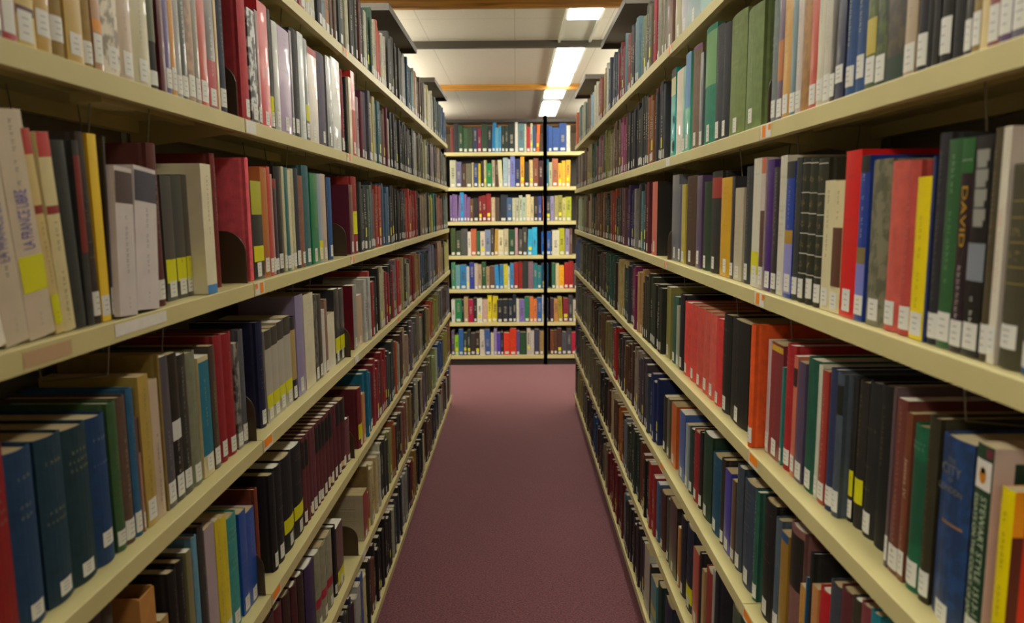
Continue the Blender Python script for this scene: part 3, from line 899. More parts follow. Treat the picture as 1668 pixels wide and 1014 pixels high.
2319 63.0 265 12 0 18a29c p P:d0c89c:.7-.9 P:2a2a24:.9-1 O "turquoise_paperback_with_cream_and_black_top_and_black_spots,_second_shelf_right
@R 3 1
1577 56.6 250 22 0 37383a h T:8a8a88:.3-.9
1638 61.1 207 22 0 c2b89c p
1704 24.7 234 22 0 3a383c p
1729 84.4 234 22 0 d8a40c p "amber_yellow_paperback,_third_shelf,_second_right_bookcase
1825 94.2 253 22 0 2c2a26 h P:983028:.74-.94
1919 77.2 231 22 0 2c3e28 h
2003 55.5 250 22 0 5a4668 p
2066 129.4 254 22 0 4c3628 h
2196 49.3 233 22 0 c0b04c p
2245 42.7 235 22 0 4a5070 p
2289 93.8 266 22 0 6e7078 p
@R 4 1
1587 129.4 240 26 0 201d1a h T:4a4230:.2-.9
1721 64.7 240 26 0 211f1c h
1792 57.7 221 26 0 cc3c38 h
1850 61.3 223 26 0 d05c50 h
1911 65.4 223 26 0 c85648 h
1977 69.9 223 26 0 c85044 h
2047 74.9 221 26 0 cc4a40 h
2123 80.7 218 26 0 d64a42 h
2212 51.6 233 26 0 231f24 h
2264 35.5 192 26 0 a8a890 p
2300 75.0 216 26 0 385a4c h
2391 63.6 237 26 0 8a8444 p
@R 5 1
1604 45.4 247 30 0 3f4750 h
1649 28.7 200 30 0 5a483a p
1685 49.9 207 30 0 3a3a98 p
1744 31.6 219 30 0 352c24 h
1782 78.9 206 30 0 1c4a64 h
1873 87.0 235 30 0 243c2c h
1967 26.6 220 30 0 2a2424 h
2000 62.9 206 30 0 8c2428 h
2071 44.5 196 30 0 2c3a34 h
2125 31.0 195 30 0 98a8a8 p
2167 73.8 214 30 0 3c60a0 p
2287 72.8 207 30 0 c8601c p
2391 37.8 203 30 0 5a5a44 p
2440 72.2 194 30 0 2e2e28 h
@R 6 1
1574 59.3 260 24 0 4a5440 h
1751 24.9 309 24 0 26262c h
1776 17.7 260 24 0 9aa094 p
1800 71.1 233 24 0 8c3830 h
1877 25.1 207 24 0 a88a5a p
1914 19.5 240 24 0 2a2424 h L0
1941 61.3 224 24 0 b04c38 p
2017 81.2 255 24 0 1e2434 h Y:.1-.3
2109 63.9 249 24 0 22222e h
2177 25.1 195 24 0 b07838 p
2219 107.7 242 24 0 2a2420 p
2338 44.3 218 24 0 4a4c40 h
2419 73.2 206 24 0 4a2a28 h
@R 7 1
2229 103.9 244 12 0 20283c h
2391 61.0 230 12 0 243a30 h
2465 103.1 194 12 0 3a8a90 p P:c0b870:.3-.5
2604 101.3 245 12 0 b8b8a4 p
@R 3 2
2579 94.3 256 12 0 c05a4c p P:c86858:0-1 c=2c2a26
"""
FAR = """
L1 2577 50 c2bda0 0
L1 2627 108 2a2822 0
L1 2735 63 6a4440 0
L1 2798 66 2a2824 0
L1 2863 51 b8b8a0 0
L1 2914 101 30503c 0
L1 3015 116 bcb49c 0
L1 3132 113 c04828 0
L1 3244 120 c0bca8 0
L1 3380 97 3a3a38 0
L1 3477 184 262422 0
L1 3661 144 34322a 0
L1 3805 156 8c8c88 0
L1 3961 156 1f4258 0
L1 4117 108 5c7a80 0
L1 4287 68 c0bcb0 0
L1 4355 251 4a2c1c 0
L1 4606 118 707070 0
L1 4724 134 c0b890 0
L1 4858 184 b8b49c 0
L1 5042 150 a8a890 0
L1 5264 243 3a4a48 0
L1 5506 197 1f3f44 0
L1 5704 363 2a4a70 0
L1 6067 39 405a78 0
L1 1743 27 8a8a80 0
L1 1770 42 c0b890 0
L1 1812 54 6a3040 0
L1 1867 47 4a4a48 0
L1 1913 44 a06a70 0
L1 1957 58 8a3038 0
L1 2015 46 c08088 0
L1 2061 68 dcd8c8 0
L1 2129 68 d8d4c4 0
L1 2197 45 2c3036 0
L1 2242 69 7c8c98 0
L1 2311 57 a87a54 0
L1 2368 60 6a5648 0
L1 2459 54 3c4446 0
L1 2514 53 b0c4c0 0
L2 2686 18 2a4a80 0
L2 2705 51 c0a8a0 0
L2 2755 83 6a2c40 0
L2 2838 88 5c5864 0
L2 2926 82 b0a878 0
L2 3009 63 78807c 0
L2 3072 99 3c6870 0
L2 3171 124 5a3c2c 0
L2 3373 215 24252a 0
L2 3588 215 1f1f22 0
L2 3803 194 1d1e20 0
L2 3997 105 3a3c40 0
L2 4102 111 202022 0
L2 4213 65 a8a8a4 0
L2 4346 238 605c4c 0
L2 4584 206 a8a684 0
L2 4790 162 2c2c28 0
L2 4953 242 84707a 0
L2 5201 136 1e1d1e 0
L2 5337 229 8c7464 0
L2 5566 206 221f20 0
L2 5772 222 6a6c60 0
L2 5994 112 2a2a2a 0
L3 2675 65 3a3c38 0
L3 2740 79 2a2c2c 0
L3 2820 65 5a6a60 0
L3 2884 45 4a4a5a 0
L3 2929 31 221f20 0
L3 2959 101 8c3a28 0
L3 3060 85 a03428 0
L3 3145 152 44607a 0
L3 3373 91 262423 0
L3 3465 128 222020 0
L3 3592 58 2a2a28 0
L3 3650 184 262626 0
L3 3834 204 a84038 0
L3 4038 98 781c18 0
L3 4135 143 9c3028 0
L3 4291 99 2a2428 0
L3 4390 219 8c7c64 0
L3 4608 147 5a5e4a 0
L3 4755 136 24262a 0
L3 4891 173 b0a858 0
L3 5065 127 2a7a72 0
L3 5299 349 8c5444 0
L3 5648 273 3c3c38 0
L3 5921 185 5a7070 0
L4 2733 79 b8b8b0 0
L4 2812 83 9c3430 0
L4 2896 135 211e1c 0
L4 3030 118 a8a280 0
L4 3148 118 8c3038 0
L4 3266 74 242020 0
L4 3373 74 7a6a70 0
L4 3447 136 a83028 0
L4 3583 78 a8986a 0
L4 3661 81 242424 0
L4 3742 97 9c9480 0
L4 3839 76 3c3c34 0
L4 3915 154 7c2c20 0
L4 4069 197 94784c 0
L4 4287 247 34486c 0
L4 4534 188 26302e 0
L4 4722 340 706c84 0
L4 5062 130 28282a 0
L4 5263 332 a08464 0
L4 5594 203 302420 0
L4 5797 218 b0ac60 0
L5 2658 122 186a84 0
L5 2780 52 3a2840 0
L5 2833 134 8c2830 0
L5 2967 39 2c3028 0
L5 3006 107 8c2024 0
L5 3113 124 3a4040 0
L5 3238 104 2e3434 0
L5 3373 101 9ca090 0
L5 3474 131 4a2c24 0
L5 3605 141 a08874 0
L5 3747 100 2c2624 0
L5 3847 160 6a5a68 0
L5 4007 114 5c5c54 0
L5 4122 156 7a6a50 0
L5 4354 196 24221e 0
L5 4551 176 a08858 0
L5 4726 179 b04c28 0
L5 4905 287 8c8c40 0
L5 5212 307 686860 0
L5 5519 272 4a3c40 0
L6 2698 149 c0ac7c 0
L6 2847 94 b8b8a0 0
L6 2941 59 242420 0
L6 3000 104 3a3a34 0
L6 3105 97 8c8a54 0
L6 3202 94 9a5424 0
L6 3373 106 24241f 0
L6 3479 150 84584c 0
L6 3629 101 b09c74 0
L6 3730 113 8c7444 0
L6 3843 134 2c2c2a 0
L6 3976 99 a8a890 0
L6 4075 119 2e2e2e 0
L6 4287 107 5c5068 0
L6 4394 219 6a5c50 0
L6 4613 191 7c7a50 0
L6 4804 207 9ca870 0
L6 5011 167 b8c4b0 0
L6 5201 280 244a80 0
L6 5481 340 8a8430 0
L7 2363 87 a8a8a0 0
L7 2460 50 4a5a8c 0
L7 2510 87 d8cc98 0
L7 2597 65 262422 0
L7 2662 69 6a4030 0
L7 2731 109 242020 0
L7 2840 117 1c1c1c 0
L7 2957 149 201e1e 0
L7 3106 68 a8a890 0
L7 3175 145 3c4248 0
L7 3373 105 282c30 0
L7 3478 114 8c8c84 0
L7 3592 133 201e20 0
L7 3725 83 6a1c1c 0
L7 3808 100 9a7430 0
L7 3909 294 1c1a1c 0
L7 4287 166 4a2c20 0
L7 4453 280 6a5038 0
L7 4732 430 1c2438 0
R1 5833 206 b85c30 0
R1 5566 268 3c5a5c 0
R1 5234 331 9a9a84 0
R1 4912 212 6a5c4c 0
R1 4766 146 8cb0c8 0
R1 4645 121 a89c90 0
R1 4490 155 c8c4b0 0
R1 4231 259 7c342c 0
R1 4070 140 8c7c48 0
R1 3958 113 c0c4bc 0
R1 3740 218 2c3440 0
R1 3584 156 283040 0
R1 3464 120 6a2028 0
R1 3374 90 64242c 0
R1 3207 89 6a2a30 0
R1 3096 111 1e1c24 0
R1 2976 120 5c7880 0
R1 2871 105 6c7250 0
R1 2809 62 3a3828 0
R1 2736 73 5c5844 0
R1 2680 56 a02838 0
R1 2640 40 8c2430 0
R1 2501 138 8c8674 0
R2 5843 196 2c2a30 0
R2 5463 380 8c7c70 0
R2 5133 330 4a3028 0
R2 4779 329 8a7a50 0
R2 4506 273 24402c 0
R2 4263 243 6a4c58 0
R2 4084 126 3c3c2c 0
R2 3931 152 6c6a30 0
R2 3723 208 7a6a4c 0
R2 3496 226 503828 0
R2 3340 157 8c3c64 0
R2 3165 131 26262e 0
R2 3021 143 26242a 0
R2 2921 101 242420 0
R2 2777 144 2a2a28 0
R2 2661 116 84502c 0
R2 2628 33 5a1c20 0
R2 2470 158 33343a 0
R3 5837 202 34303a 0
R3 5529 308 a8b090 0
R3 5166 363 6a6c4c 0
R3 4954 170 5a2418 0
R3 4810 144 9a8c6c 0
R3 4619 191 242420 0
R3 4405 214 5a3c28 0
R3 4219 186 603a20 0
R3 4047 152 7a5834 0
R3 3849 199 28241e 0
R3 3668 180 84341c 0
R3 3536 132 2e2a22 0
R3 3428 108 1f1c18 0
R3 3312 116 5c3a40 0
R3 3114 182 30224c 0
R3 3047 67 221e20 0
R3 2977 70 78746c 0
R3 2905 72 24282c 0
R3 2832 74 5a8484 0
R3 2757 75 4a2028 0
R3 2681 76 5c2228 0
R4 5591 448 4c5c84 0
R4 5415 175 6c6454 0
R4 5133 283 34382c 0
R4 4752 352 3a3c30 0
R4 4543 209 3c2a20 0
R4 4320 222 2c201a 0
R4 4219 102 3c4830 0
R4 3960 159 34402c 0
R4 3633 327 24483c 0
R4 3569 63 3a2420 0
R4 3373 196 b09c64 0
R4 3141 155 34363c 0
R4 2964 177 7a2450 0
R4 2853 111 b08858 0
R4 2725 128 3a3226 0
R4 2608 117 2c3020 0
R4 2480 128 26281e 0
R5 5823 216 6c6484 0
R5 5215 608 5a5a48 0
R5 4790 334 6c6c5a 0
R5 4622 169 4a2c20 0
R5 4394 228 2c2018 0
R5 4012 198 5c4028 0
R5 3805 207 7c7444 0
R5 3690 115 4c565c 0
R5 3513 177 9a1f1c 0
R5 3373 140 262018 0
R5 3224 72 6a4424 0
R5 3061 163 4a2c20 0
R5 2890 171 84766a 0
R5 2743 147 443840 0
R5 2675 68 3c4454 0
R5 2533 142 1c2a5c 0
R6 5587 452 30304a 0
R6 5194 393 6a6450 0
R6 4747 377 7a745c 0
R6 4326 421 6e664c 0
R6 3935 275 1f2020 0
R6 3764 171 54301f 0
R6 3650 114 b0a078 0
R6 3507 143 54301f 0
R6 3354 153 a0581c 0
R6 3305 49 2a2420 0
R6 3193 98 70747c 0
R6 3043 151 2c3026 0
R6 2858 185 26322a 0
R6 2775 83 6a3420 0
R6 2642 133 1e1c1a 0
R6 2539 103 9c2c28 0
R6 2492 47 4a6a8c 0
R7 5789 250 242220 0
R7 5364 424 8a8450 0
R7 5133 231 5c5a54 0
R7 4624 430 2a2624 0
R7 4344 279 1c4a7c 0
R7 4057 153 2a2c30 0
R7 3908 149 84785c 0
R7 3736 172 6a1c20 0
R7 3578 158 701c20 0
R7 3433 146 6a181c 0
R7 3305 128 4a2824 0
R7 3172 100 5c7478 0
R7 3011 161 24201f 0
R7 2825 186 302628 0
R7 2706 119 3a3038 0
B1 -672 37 6a3028 0
B1 -635 49 282c34 0
B1 -586 46 24482c 0
B1 -540 47 3a5c3a 0
B1 -493 59 34462c 0
B1 -435 41 2c3858 0
B1 -394 44 8c2c48 0
B1 -350 62 28402c 0
B1 -288 44 1e2c34 0
B1 -245 36 1f7ab4 1
B1 -209 37 5aa0c0 0
B1 -171 24 3c90c0 0
B1 -147 37 28342c 0
B1 -110 36 24342c 0
B1 -74 68 1f2c28 0
B1 -6 32 d0ccc0 1
B1 27 65 5c8088 0
B1 92 19 c4c8a8 0
B1 111 42 a03030 0
B1 153 24 c0c0a0 0
B1 178 32 2c4a70 0
B1 210 32 d86428 0
B1 296 81 2c5090 0
B1 378 71 2a4a84 0
B1 449 75 2a4884 0
B1 524 39 c8c8b8 0
B2 -682 62 b8b898 0
B2 -620 59 5c5a78 0
B2 -561 46 4a3428 0
B2 -515 59 6a6450 0
B2 -456 20 d0c080 0
B2 -437 46 304878 0
B2 -391 29 d8b818 -1
B2 -361 31 2c2820 0
B2 -330 28 a8a078 0
B2 -302 54 148040 0
B2 -248 33 a89c84 0
B2 -216 41 4a3424 0
B2 -175 42 c8c49c 0
B2 -132 52 9ab0b8 1
B2 -80 23 d0d0d8 0
B2 -57 49 7c84c8 1
B2 -8 56 28305c 0
B2 47 42 e0a020 1
B2 90 49 2a2422 0
B2 139 42 c8b078 0
B2 181 52 7a4430 0
B2 234 52 3c1c20 0
B2 291 52 1c6890 0
B2 343 34 b0b898 0
B2 377 60 b87050 0
B2 438 38 e8b038 0
B2 475 39 e8b038 0
B2 515 49 e8b038 0
B3 -688 26 7a6090 0
B3 -662 26 7a6294 0
B3 -636 26 765e8c 0
B3 -609 26 745c8a 0
B3 -583 39 2c88c0 1
B3 -544 30 7c5c90 0
B3 -514 31 7c5c90 0
B3 -483 38 6a4828 0
B3 -445 56 262624 0
B3 -389 36 7a1c20 0
B3 -353 46 801c20 0
B3 -307 46 841c20 0
B3 -261 46 c0a888 0
B3 -215 44 4a3c30 0
B3 -170 74 28303c 0
B3 -96 58 3c587c 0
B3 -39 33 b8b898 0
B3 -6 38 bcbca0 0
B3 32 36 b8c0a8 0
B3 68 36 b0c4ac 0
B3 104 46 d0c090 0
B3 150 36 c8b88c 0
B3 186 43 342c28 0
B3 229 39 2c3c7c 0
B3 279 31 d07850 0
B3 310 51 38404c 0
B3 361 39 8c84a8 0
B3 400 38 a09860 0
B3 438 44 8c8840 0
B3 482 38 b8b068 0
B3 520 57 a8b030 0
B4 -687 50 3a4a24 0
B4 -637 58 34402c 0
B4 -579 70 4a4c48 0
B4 -510 33 d8d0c0 -1
B4 -477 60 b86040 0
B4 -417 40 2c5c40 0
B4 -377 50 d0c0a8 0
B4 -328 60 7c8ca8 0
B4 -268 36 4a4030 0
B4 -232 43 b89040 0
B4 -189 56 d0c8a0 0
B4 -132 53 c8bc98 0
B4 -79 66 1c4428 0
B4 -13 30 c0989c 0
B4 16 50 484844 0
B4 66 50 3a3c38 0
B4 116 103 30a8d0 0
B4 264 99 1c58a8 0
B4 364 13 34383c 0
B4 377 73 d0ccb0 0
B4 450 63 b0b020 0
B4 512 46 9a90b0 0
B4 559 28 6a4c3c 0
B5 -687 42 3c7a58 0
B5 -644 50 5c8c90 0
B5 -594 66 2c78ac 0
B5 -528 31 c8c8c0 0
B5 -497 54 2c3c90 0
B5 -443 35 c0b4a0 0
B5 -409 41 b09478 0
B5 -368 48 24502c 0
B5 -320 35 a88c64 0
B5 -285 62 5c4438 0
B5 -223 87 2c80b8 0
B5 -137 44 c0b830 0
B5 -92 23 d8dcd0 0
B5 -69 39 2c80b0 0
B5 -30 48 982824 0
B5 18 44 902420 0
B5 62 62 28302c 0
B5 124 54 7a5c68 0
B5 178 85 2a7c84 0
B5 263 73 1c4c6c 0
B5 371 42 2c6044 0
B5 413 35 c8b888 0
B5 448 52 e0a020 0
B5 500 48 a02020 0
B5 548 54 9c2020 0
B5 602 71 5c4c48 0
B5 673 29 a0a088 0
B6 -693 39 c8ccc0 0
B6 -655 70 1c8048 0
B6 -585 23 24242c 0
B6 -561 47 b09468 0
B6 -515 54 9c1840 0
B6 -460 39 2c2824 0
B6 -421 54 d0d4c0 0
B6 -367 58 c8a898 0
B6 -309 43 d8c820 0
B6 -266 58 c8b820 0
B6 -208 58 24282c 0
B6 -150 58 242830 0
B6 -91 49 203040 0
B6 -43 39 1c2838 0
B6 -4 29 c8c8b0 0
B6 25 58 7868a8 0
B6 83 54 2c7050 0
B6 138 78 d87838 0
B6 215 52 2c5c98 0
B6 268 33 c8ccd0 0
B6 301 35 3c3c4c 0
B6 355 39 402c38 0
B6 394 48 c08848 0
B6 442 48 a09020 0
B6 491 58 7c2430 0
B6 549 48 3c3c40 0
B6 597 52 c0bca8 0
B6 650 58 1c6cb0 0
B7 -700 35 50465c 0
B7 -665 43 88c820 -1
B7 -622 49 3068a8 0
B7 -573 78 2c3c38 0
B7 -495 49 38302c 0
B7 -446 49 342824 0
B7 -397 59 c8c0b0 0
B7 -339 59 3c5c98 0
B7 -280 33 d0c8a8 0
B7 -247 35 8c80b0 0
B7 -212 39 5040a0 -1
B7 -173 31 302838 0
B7 -141 66 d83c20 0
B7 -75 68 d8401c 0
B7 -7 37 5c4880 0
B7 30 74 2c5030 0
B7 105 78 c0b8ac 0
B7 183 59 3c3c50 0
B7 241 45 9c8450 0
B7 286 49 3a3228 0
B7 355 39 70401f 0
B7 394 39 5c3c28 0
B7 433 49 4a2c24 0
B7 481 49 505058 0
B7 530 55 48484f 0
B7 585 59 c02040 0
B7 643 47 c8b498 0
B7 690 35 7a3028 0
L1 4226 22 a8a890 0
L1 4248 38 a87a54 0
L1 5193 31 1f4258 0
L1 5223 32 a87a54 0
L2 2495 24 5c5864 0
L2 2519 19 221f20 0
L2 2538 38 6a2c40 0
L2 3296 26 6a2c40 0
L2 3322 27 b0a878 0
L2 3349 18 a8a8a4 0
L2 4279 35 5c5864 0
L2 4314 19 8c7464 0
L2 4333 12 202022 0
L3 3298 34 2a2a28 0
L3 3332 30 262423 0
L3 5193 29 2a2c2c 0
L3 5222 25 5a6a60 0
L3 5247 20 5a5e4a 0
L3 5267 19 a03428 0
L3 5286 12 222020 0
L4 3341 31 8c3038 0
L4 5193 33 9c9480 0
L4 5226 25 8c3038 0
L4 5251 11 7c2c20 0
L4 6016 26 706c84 0
L4 6042 26 302420 0
L4 6069 33 a8a280 0
L5 3343 29 b04c28 0
L5 4279 24 9ca090 0
L5 4303 39 7a6a50 0
L5 4341 12 b04c28 0
L5 5792 25 2c2624 0
L5 5817 18 7a6a50 0
L5 5835 40 2c2624 0
L5 5875 18 4a3c40 0
L5 5893 31 8c2024 0
L5 5924 19 2c2624 0
L5 5943 28 6a5a68 0
L5 5972 31 4a2c24 0
L5 6003 34 186a84 0
L5 6037 31 186a84 0
L5 6068 37 4a2c24 0
L6 2667 30 8c7444 0
L6 3297 31 2c2c2a 0
L6 3328 22 9a5424 0
L6 3350 22 a8a890 0
L6 4195 37 b09c74 0
L6 4232 25 2e2e2e 0
L6 4256 20 c0ac7c 0
L6 5822 39 8c8a54 0
L6 5861 25 84584c 0
L6 5886 32 b09c74 0
L6 5919 23 9a5424 0
L6 5942 33 3a3a34 0
L6 5975 20 2c2c2a 0
L6 5995 39 84584c 0
L6 6034 28 9a5424 0
L6 6062 20 24241f 0
L6 6081 24 6a5c50 0
L7 3321 24 262422 0
L7 3345 19 1c1c1c 0
L7 4204 25 1c2438 0
L7 4229 22 a8a890 0
L7 4251 25 d8cc98 0
L7 5163 36 8c8c84 0
L7 5199 31 6a1c1c 0
L7 5230 24 a8a890 0
L7 5254 28 6a1c1c 0
L7 5282 24 1c2438 0
L7 5307 27 6a1c1c 0
L7 5334 21 a8a8a0 0
L7 5355 29 4a2c20 0
L7 5384 28 201e1e 0
L7 5411 19 9a7430 0
L7 5430 36 4a2c20 0
L7 5466 39 6a5038 0
L7 5506 26 201e1e 0
L7 5531 37 1c2438 0
L7 5568 39 262422 0
L7 5607 36 4a5a8c 0
L7 5643 19 4a2c20 0
L7 5662 38 6a1c1c 0
L7 5700 31 a8a8a0 0
L7 5731 29 262422 0
L7 5760 22 3c4248 0
L7 5781 23 a8a8a0 0
L7 5805 30 6a1c1c 0
L7 5834 19 262422 0
L7 5853 26 a8a890 0
L7 5879 39 6a5038 0
L7 5918 28 4a5a8c 0
L7 5947 26 1c1c1c 0
L7 5972 21 262422 0
L7 5993 22 a8a890 0
L7 6015 38 6a4030 0
L7 6053 36 a8a8a0 0
L7 6089 16 1c2438 0
R1 2467 33 3c5a5c 0
R1 3297 35 7c342c 0
R1 3332 24 5c7880 0
R1 3356 17 3c5a5c 0
R1 5125 28 b85c30 0
R1 5154 37 8cb0c8 0
R1 5191 19 3c5a5c 0
R1 5210 20 3c5a5c 0
R2 3297 37 4a3028 0
R2 4211 29 84502c 0
R2 4241 21 8c3c64 0
R3 5125 20 1f1c18 0
R3 5145 20 5a8484 0
R4 3297 25 24483c 0
R4 3322 22 b09c64 0
R4 3344 27 3c2a20 0
R4 4120 30 7a2450 0
R4 4150 35 2c201a 0
R4 4186 19 3a3226 0
R4 4205 14 7a2450 0
R5 3297 32 5a5a48 0
R5 3329 32 443840 0
R5 4211 19 1c2a5c 0
R5 4230 35 6a4424 0
R5 4265 27 443840 0
R5 4292 28 4c565c 0
R5 4321 23 9a1f1c 0
R5 4343 33 6c6c5a 0
R5 4377 16 4c565c 0
R5 5125 27 6c6484 0
R5 5153 39 4a2c20 0
R5 5191 23 9a1f1c 0
R6 4211 21 6e664c 0
R6 4232 39 4a6a8c 0
R6 4271 35 6e664c 0
R6 4306 19 6e664c 0
R6 5125 36 30304a 0
R6 5161 28 54301f 0
R7 2569 33 242220 0
R7 3273 30 6a181c 0
R7 4211 20 3a3038 0
R7 4231 26 302628 0
R7 4258 19 302628 0
R7 4276 37 242220 0
R7 4313 30 4a2824 0
R7 5055 29 5c7478 0
R7 5084 39 6a181c 0
"""
blocks = []
for l in NEAR.strip().split('\n'):
    if l[0] == '@':
        s, n, k = l[1:].split(); blocks.append((s, int(n), int(k), []))
    else: blocks[-1][3].append(parse(l))

ORDW = ['first', 'second', 'third', 'fourth', 'fifth', 'sixth', 'seventh', 'eighth', 'ninth', 'tenth', 'eleventh', 'twelfth', 'thirteenth']
def describe(b):
    y, w, h, sb, lean, col, o = b
    w /= 1000; h /= 1000
    c = cname(col)
    size = 'thick' if w > .042 else 'thin' if w < .013 else 'tall' if h > .275 else 'short' if h < .2 else ''
    ex = ''
    if 'Y' in o and o['Y'] != ['0']: ex = 'yellow-stickered'
    elif 'M' in o: ex = 'mottled'
    elif 'G' in o: ex = 'silver-banded'
    if abs(lean) > 80: size = 'leaning'
    kind = 'hardback' if 'h' in o else 'paperback'
    return ' '.join(x for x in (size, ex, c, kind) if x), c
SPECIAL = {'STEWART': 0}
labels = []
for s, n, k, bs in blocks:
    ds = [describe(b) for b in bs]; N = len(bs)
    if s == 'R': order = list(range(N))[::-1]
    for i, b in enumerate(bs):
        d, c = ds[i]
        a = ds[i-1][1] if i else 'bookcase joint'; z = ds[i+1][1] if i < N-1 else 'bookcase joint'
        # run of alike neighbours
        i0 = i
        while i0 and ds[i0-1][0] == d: i0 -= 1
        i1 = i
        while i1 < N-1 and ds[i1+1][0] == d: i1 += 1
        where = f'{NTH[n-1]} shelf, {ORD[k]} {SN[s]} bookcase'
        if i1 > i0:
            lab_ = f'{ORDW[i-i0]} of {i1-i0+1} alike {d}s from the near end, {where}'
        else: lab_ = f'{d} between {a} and {z}, {where}'
        labels.append([b[6].get('lab', lab_), s, n, k, i])
from collections import Counter
cnt = Counter(l[0] for l in labels); seen = Counter()
for l in labels:
    if cnt[l[0]] > 1:
        seen[l[0]] += 1; key = l[0]
        l[0] = ('nearer ' if seen[key] == 1 else 'farther ' if cnt[key] == 2 else 'middle ' if seen[key] == 2 else 'farthest ')+key
for l in labels:
    while len(l[0].split()) > 16:
        for wd in ('alike ', 'the near end', 'yellow-stickered ', 'thin ', 'tall ', 'dark ', 'thick ', ' bookcase'):
            if wd in l[0] and len(l[0].split()) > 16: l[0] = l[0].replace(wd, 'near end' if wd == 'the near end' else '', 1)
LB = {tuple(l[1:]): l[0] for l in labels}
assert len(set(LB.values())) == len(LB), [k for k, v in Counter(LB.values()).items() if v > 1]

def pamphlet_box(sd, y, w, h, sb, z):
    S = SIDE[sd]
    t = empty('pamphlet_box', Matrix.Translation((S['x']-sb, y, z+.001)), 'orange-brown cardboard pamphlet box, open at the top, beside black volumes, fifth shelf left', 'box')
    q = .003; D = .2
    mb = MB(); mb.box(-q, 0, 0, w, 0, h-.004); mb.build('front_panel', M['card'], t)
    mb = MB(); mb.box(-D, -D+q, 0, w, 0, h); mb.build('back_panel', M['card'], t)
    for a in (0, w-q):
        mb = MB(); mb.box(-D+q, -q, a, a+q, 0, h-.002); mb.build('side_panel', M['card'], t)
    mb = MB(); mb.box(-D+q, -q, q, w-q, 0, q); mb.build('bottom_panel', M['card'], t)
for s, n, k, bs in blocks:
    for i, (y, w_, h, sb, lean, col, o) in enumerate(bs):
        z = SIDE[s]['z'][n-1]; o['_z'] = z
        if 'box' in o: pamphlet_box(s, y/1000, w_/1000, h/1000, sb/1000, z); continue
        make_book(s, y/1000, w_/1000, h/1000, sb/1000, lean/1000, col, o, LB[(s, n, k, i)], f'books on the {SN[s]} shelves')

# ---- the rest of the rows: more books than one can tell one by one
def stuff_book(mb, T, w, h, D, col):
    e = w/2-.0004; b = min(.003, w*.12); q = hx(col); q = tuple(v*.88 for v in q); q = jit(q, .12)
    prof = [(-e, b), (-e*.6, .0005), (e*.6, .0005), (e, b), (e, D), (-e, D)]
    n = len(mb.v); mb.prism(prof, .001, h, q)
    pc = (.55, .48, .33, 1) if random.random() < .8 else (.65, .6, .5, 1)
    mb.quad((-e*.8, b+.003, h+.0004), (e*.8, b+.003, h+.0004), (e*.8, D-.002, h+.0004), (-e*.8, D-.002, h+.0004), pc, 1)
    if w > .006 and random.random() < .85:
        a = random.uniform(.006, .014); mb.quad((-e*.6, -.0002, a), (e*.6, -.0002, a), (e*.6, -.0002, a+.028), (-e*.6, -.0002, a+.028), (.6, .6, .55, 1), 2)
    if w > .011 and random.random() < .6:
        lum = sum(q[:3])/3; tc = (.3, .27, .2, 1) if lum < .15 else (.08, .07, .06, 1)
        a = random.uniform(.3, .5)*h; bb = a+random.uniform(.2, .4)*h; z = a
        while z < bb:
            s = w*.2; mb.quad((-s, -.0002, z), (s, -.0002, z), (s, -.0002, z+.004), (-s, -.0002, z+.004), tc, 3); z += random.choice((.006, .007, .012))
    if w > .012 and random.random() < .13:
        a = random.uniform(.16, .22)*h; mb.quad((-e*.62, -.0003, a), (e*.62, -.0003, a), (e*.62, -.0003, a+.035), (-e*.62, -.0003, a+.035), (.65, .62, .02, 1), 2)
    mb.v[n:] = [tuple(T @ Vector(v)) for v in mb.v[n:]]
mbs = MB()
for l in FAR.strip().split('\n'):
    q = l.split(); nm = q[0]; a = float(q[1])/1000; w_ = float(q[2])/1000; col = q[3]; tall = int(q[4])
    parts = 1
    if nm[0] == 'B' and w_ > .075: parts = 2
    if nm[0] != 'B' and w_ > .05: parts = int(w_/.03)
    for p in range(parts):
        ww = w_/parts; aa = a+p*ww
        h = random.uniform(.21, .265)+(.04 if tall > 0 else -.03 if tall < 0 else 0)
        D = random.uniform(.15, .18); sb = random.uniform(.006, .02)
        if nm[0] == 'B':
            h += .025; z = BZ[int(nm[1])-1]; T = Matrix.Translation((aa+ww/2, BY+sb, z+.0005))
            if random.random() < .12: T = T @ Matrix.Rotation(random.uniform(-.06, .06), 4, 'Y')
        else:
            S = SIDE[nm[0]]; sg = S['sg']; z = S['z'][int(nm[1])-1]
            h = min(h, .29)
            basis = Matrix(((0, -1, 0), (1, 0, 0), (0, 0, 1))) if sg < 0 else Matrix(((0, 1, 0), (-1, 0, 0), (0, 0, 1)))
            T = Matrix.Translation((S['x']+sg*sb, aa+ww/2, z+.0005)) @ basis.to_4x4()
        stuff_book(mbs, T, ww, h, D, col)
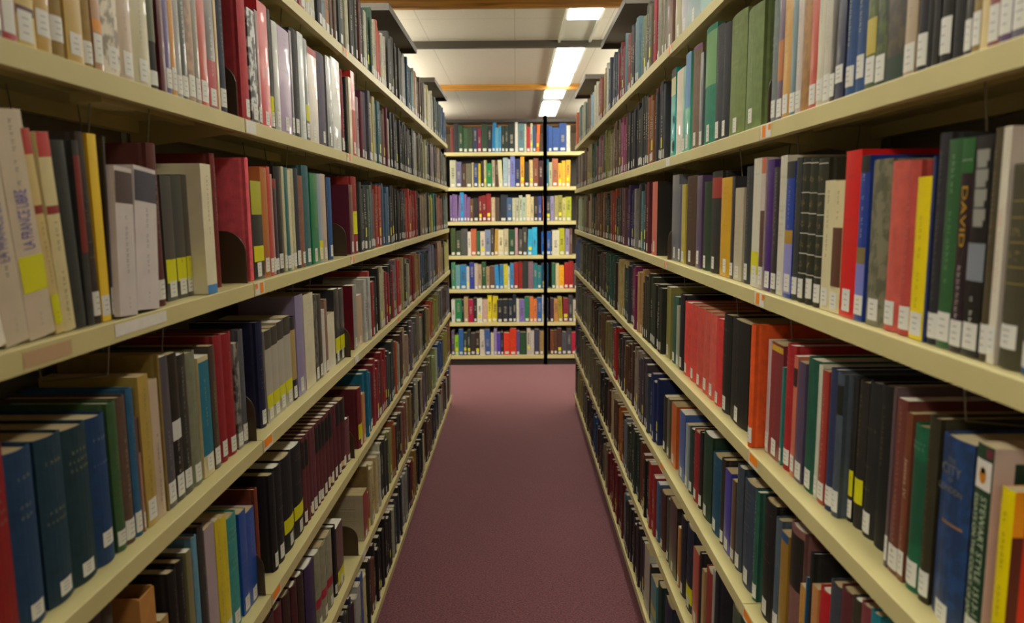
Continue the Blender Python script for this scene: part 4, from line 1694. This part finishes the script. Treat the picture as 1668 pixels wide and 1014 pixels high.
# rows no one can see into from here: low shelves near the camera and the ends of the far cases
PAL = ['2a2c30', '5c2428', '3a3c38', '8a7c60', '26402e', '28304e', '6a4630', 'a8a48c', '3e2c20', '8c2024', '46462c', '50505a']
def fill(s, n, y0, y1):
    y = y0
    S = SIDE[s]; sg = S['sg']; basis = Matrix(((0, -1, 0), (1, 0, 0), (0, 0, 1))) if sg < 0 else Matrix(((0, 1, 0), (-1, 0, 0), (0, 0, 1)))
    while y < y1-.02:
        ww = random.uniform(.018, .04)
        if y+ww > y1-.003: break
        T = Matrix.Translation((S['x']+sg*.012, y+ww/2, S['z'][n-1]+.0005)) @ basis.to_4x4()
        stuff_book(mbs, T, ww, random.uniform(.21, .27), .165, random.choice(PAL)); y += ww
fill('L', 2, .64, .825); fill('L', 3, .64, .72)
fill('L', 6, .64, 1.5); fill('L', 7, .64, 2.4); fill('R', 6, .58, 1.44); fill('R', 7, .58, 1.5); fill('R', 1, .58, 1.44); fill('L', 1, .64, 1.5)

st = mbs.build('packed_books', [M['cloth'], M['page'], M['print'], M['print']])
st['label'] = 'packed rows of many more library books filling the farther shelves and the back bookcases'
st['category'] = 'books'; st['kind'] = 'stuff'

# ------------------------------------------------------------------ bookends
def bookend(s, y, n, label, depth=.13, hh=.108):
    S = SIDE[s]; sg = S['sg']; z = S['z'][n-1]
    x0 = .012; r = .045
    prof = [(x0, .0)]
    prof += [(x0+r-r*math.cos(t*math.pi/16), hh-r+r*math.sin(t*math.pi/16)) for t in range(0, 9)]
    prof += [(x0+depth-.02, hh), (x0+depth, hh-.02), (x0+depth, 0)]
    t = empty('bookend', Matrix.Translation((S['x'], y, z+.0006)), label, 'bookend', 'dark brown metal bookends')
    mb = MB(); mb.prism(prof[::-1], -.0008, .0008, axis='y'); flipx(mb, sg); mb.build('plate', M['bookend'], t)
    mb = MB(); mb.tube([(p[0], 0, p[1]) for p in prof[:12]], .0014); flipx(mb, sg); mb.build('rolled_edge', M['bookend'], t)
for s, k, n in (('L',1,2),('L',1,3),('L',1,4),('L',1,5),('L',2,2),('L',2,3),('L',2,4),('L',2,5),('L',2,6),('R',1,2),('R',2,3)):
    S = SIDE[s]
    if s == 'L': y = S['d0']+(k-1)*BAY-.0045
    else: y = S['d0']+(k-1)*BAY-.006
    bookend(s, y, n, f'dark brown metal bookend on the {NTH[n-1]} shelf at the {ORD[k-1]} joint, {SN[s]} side')
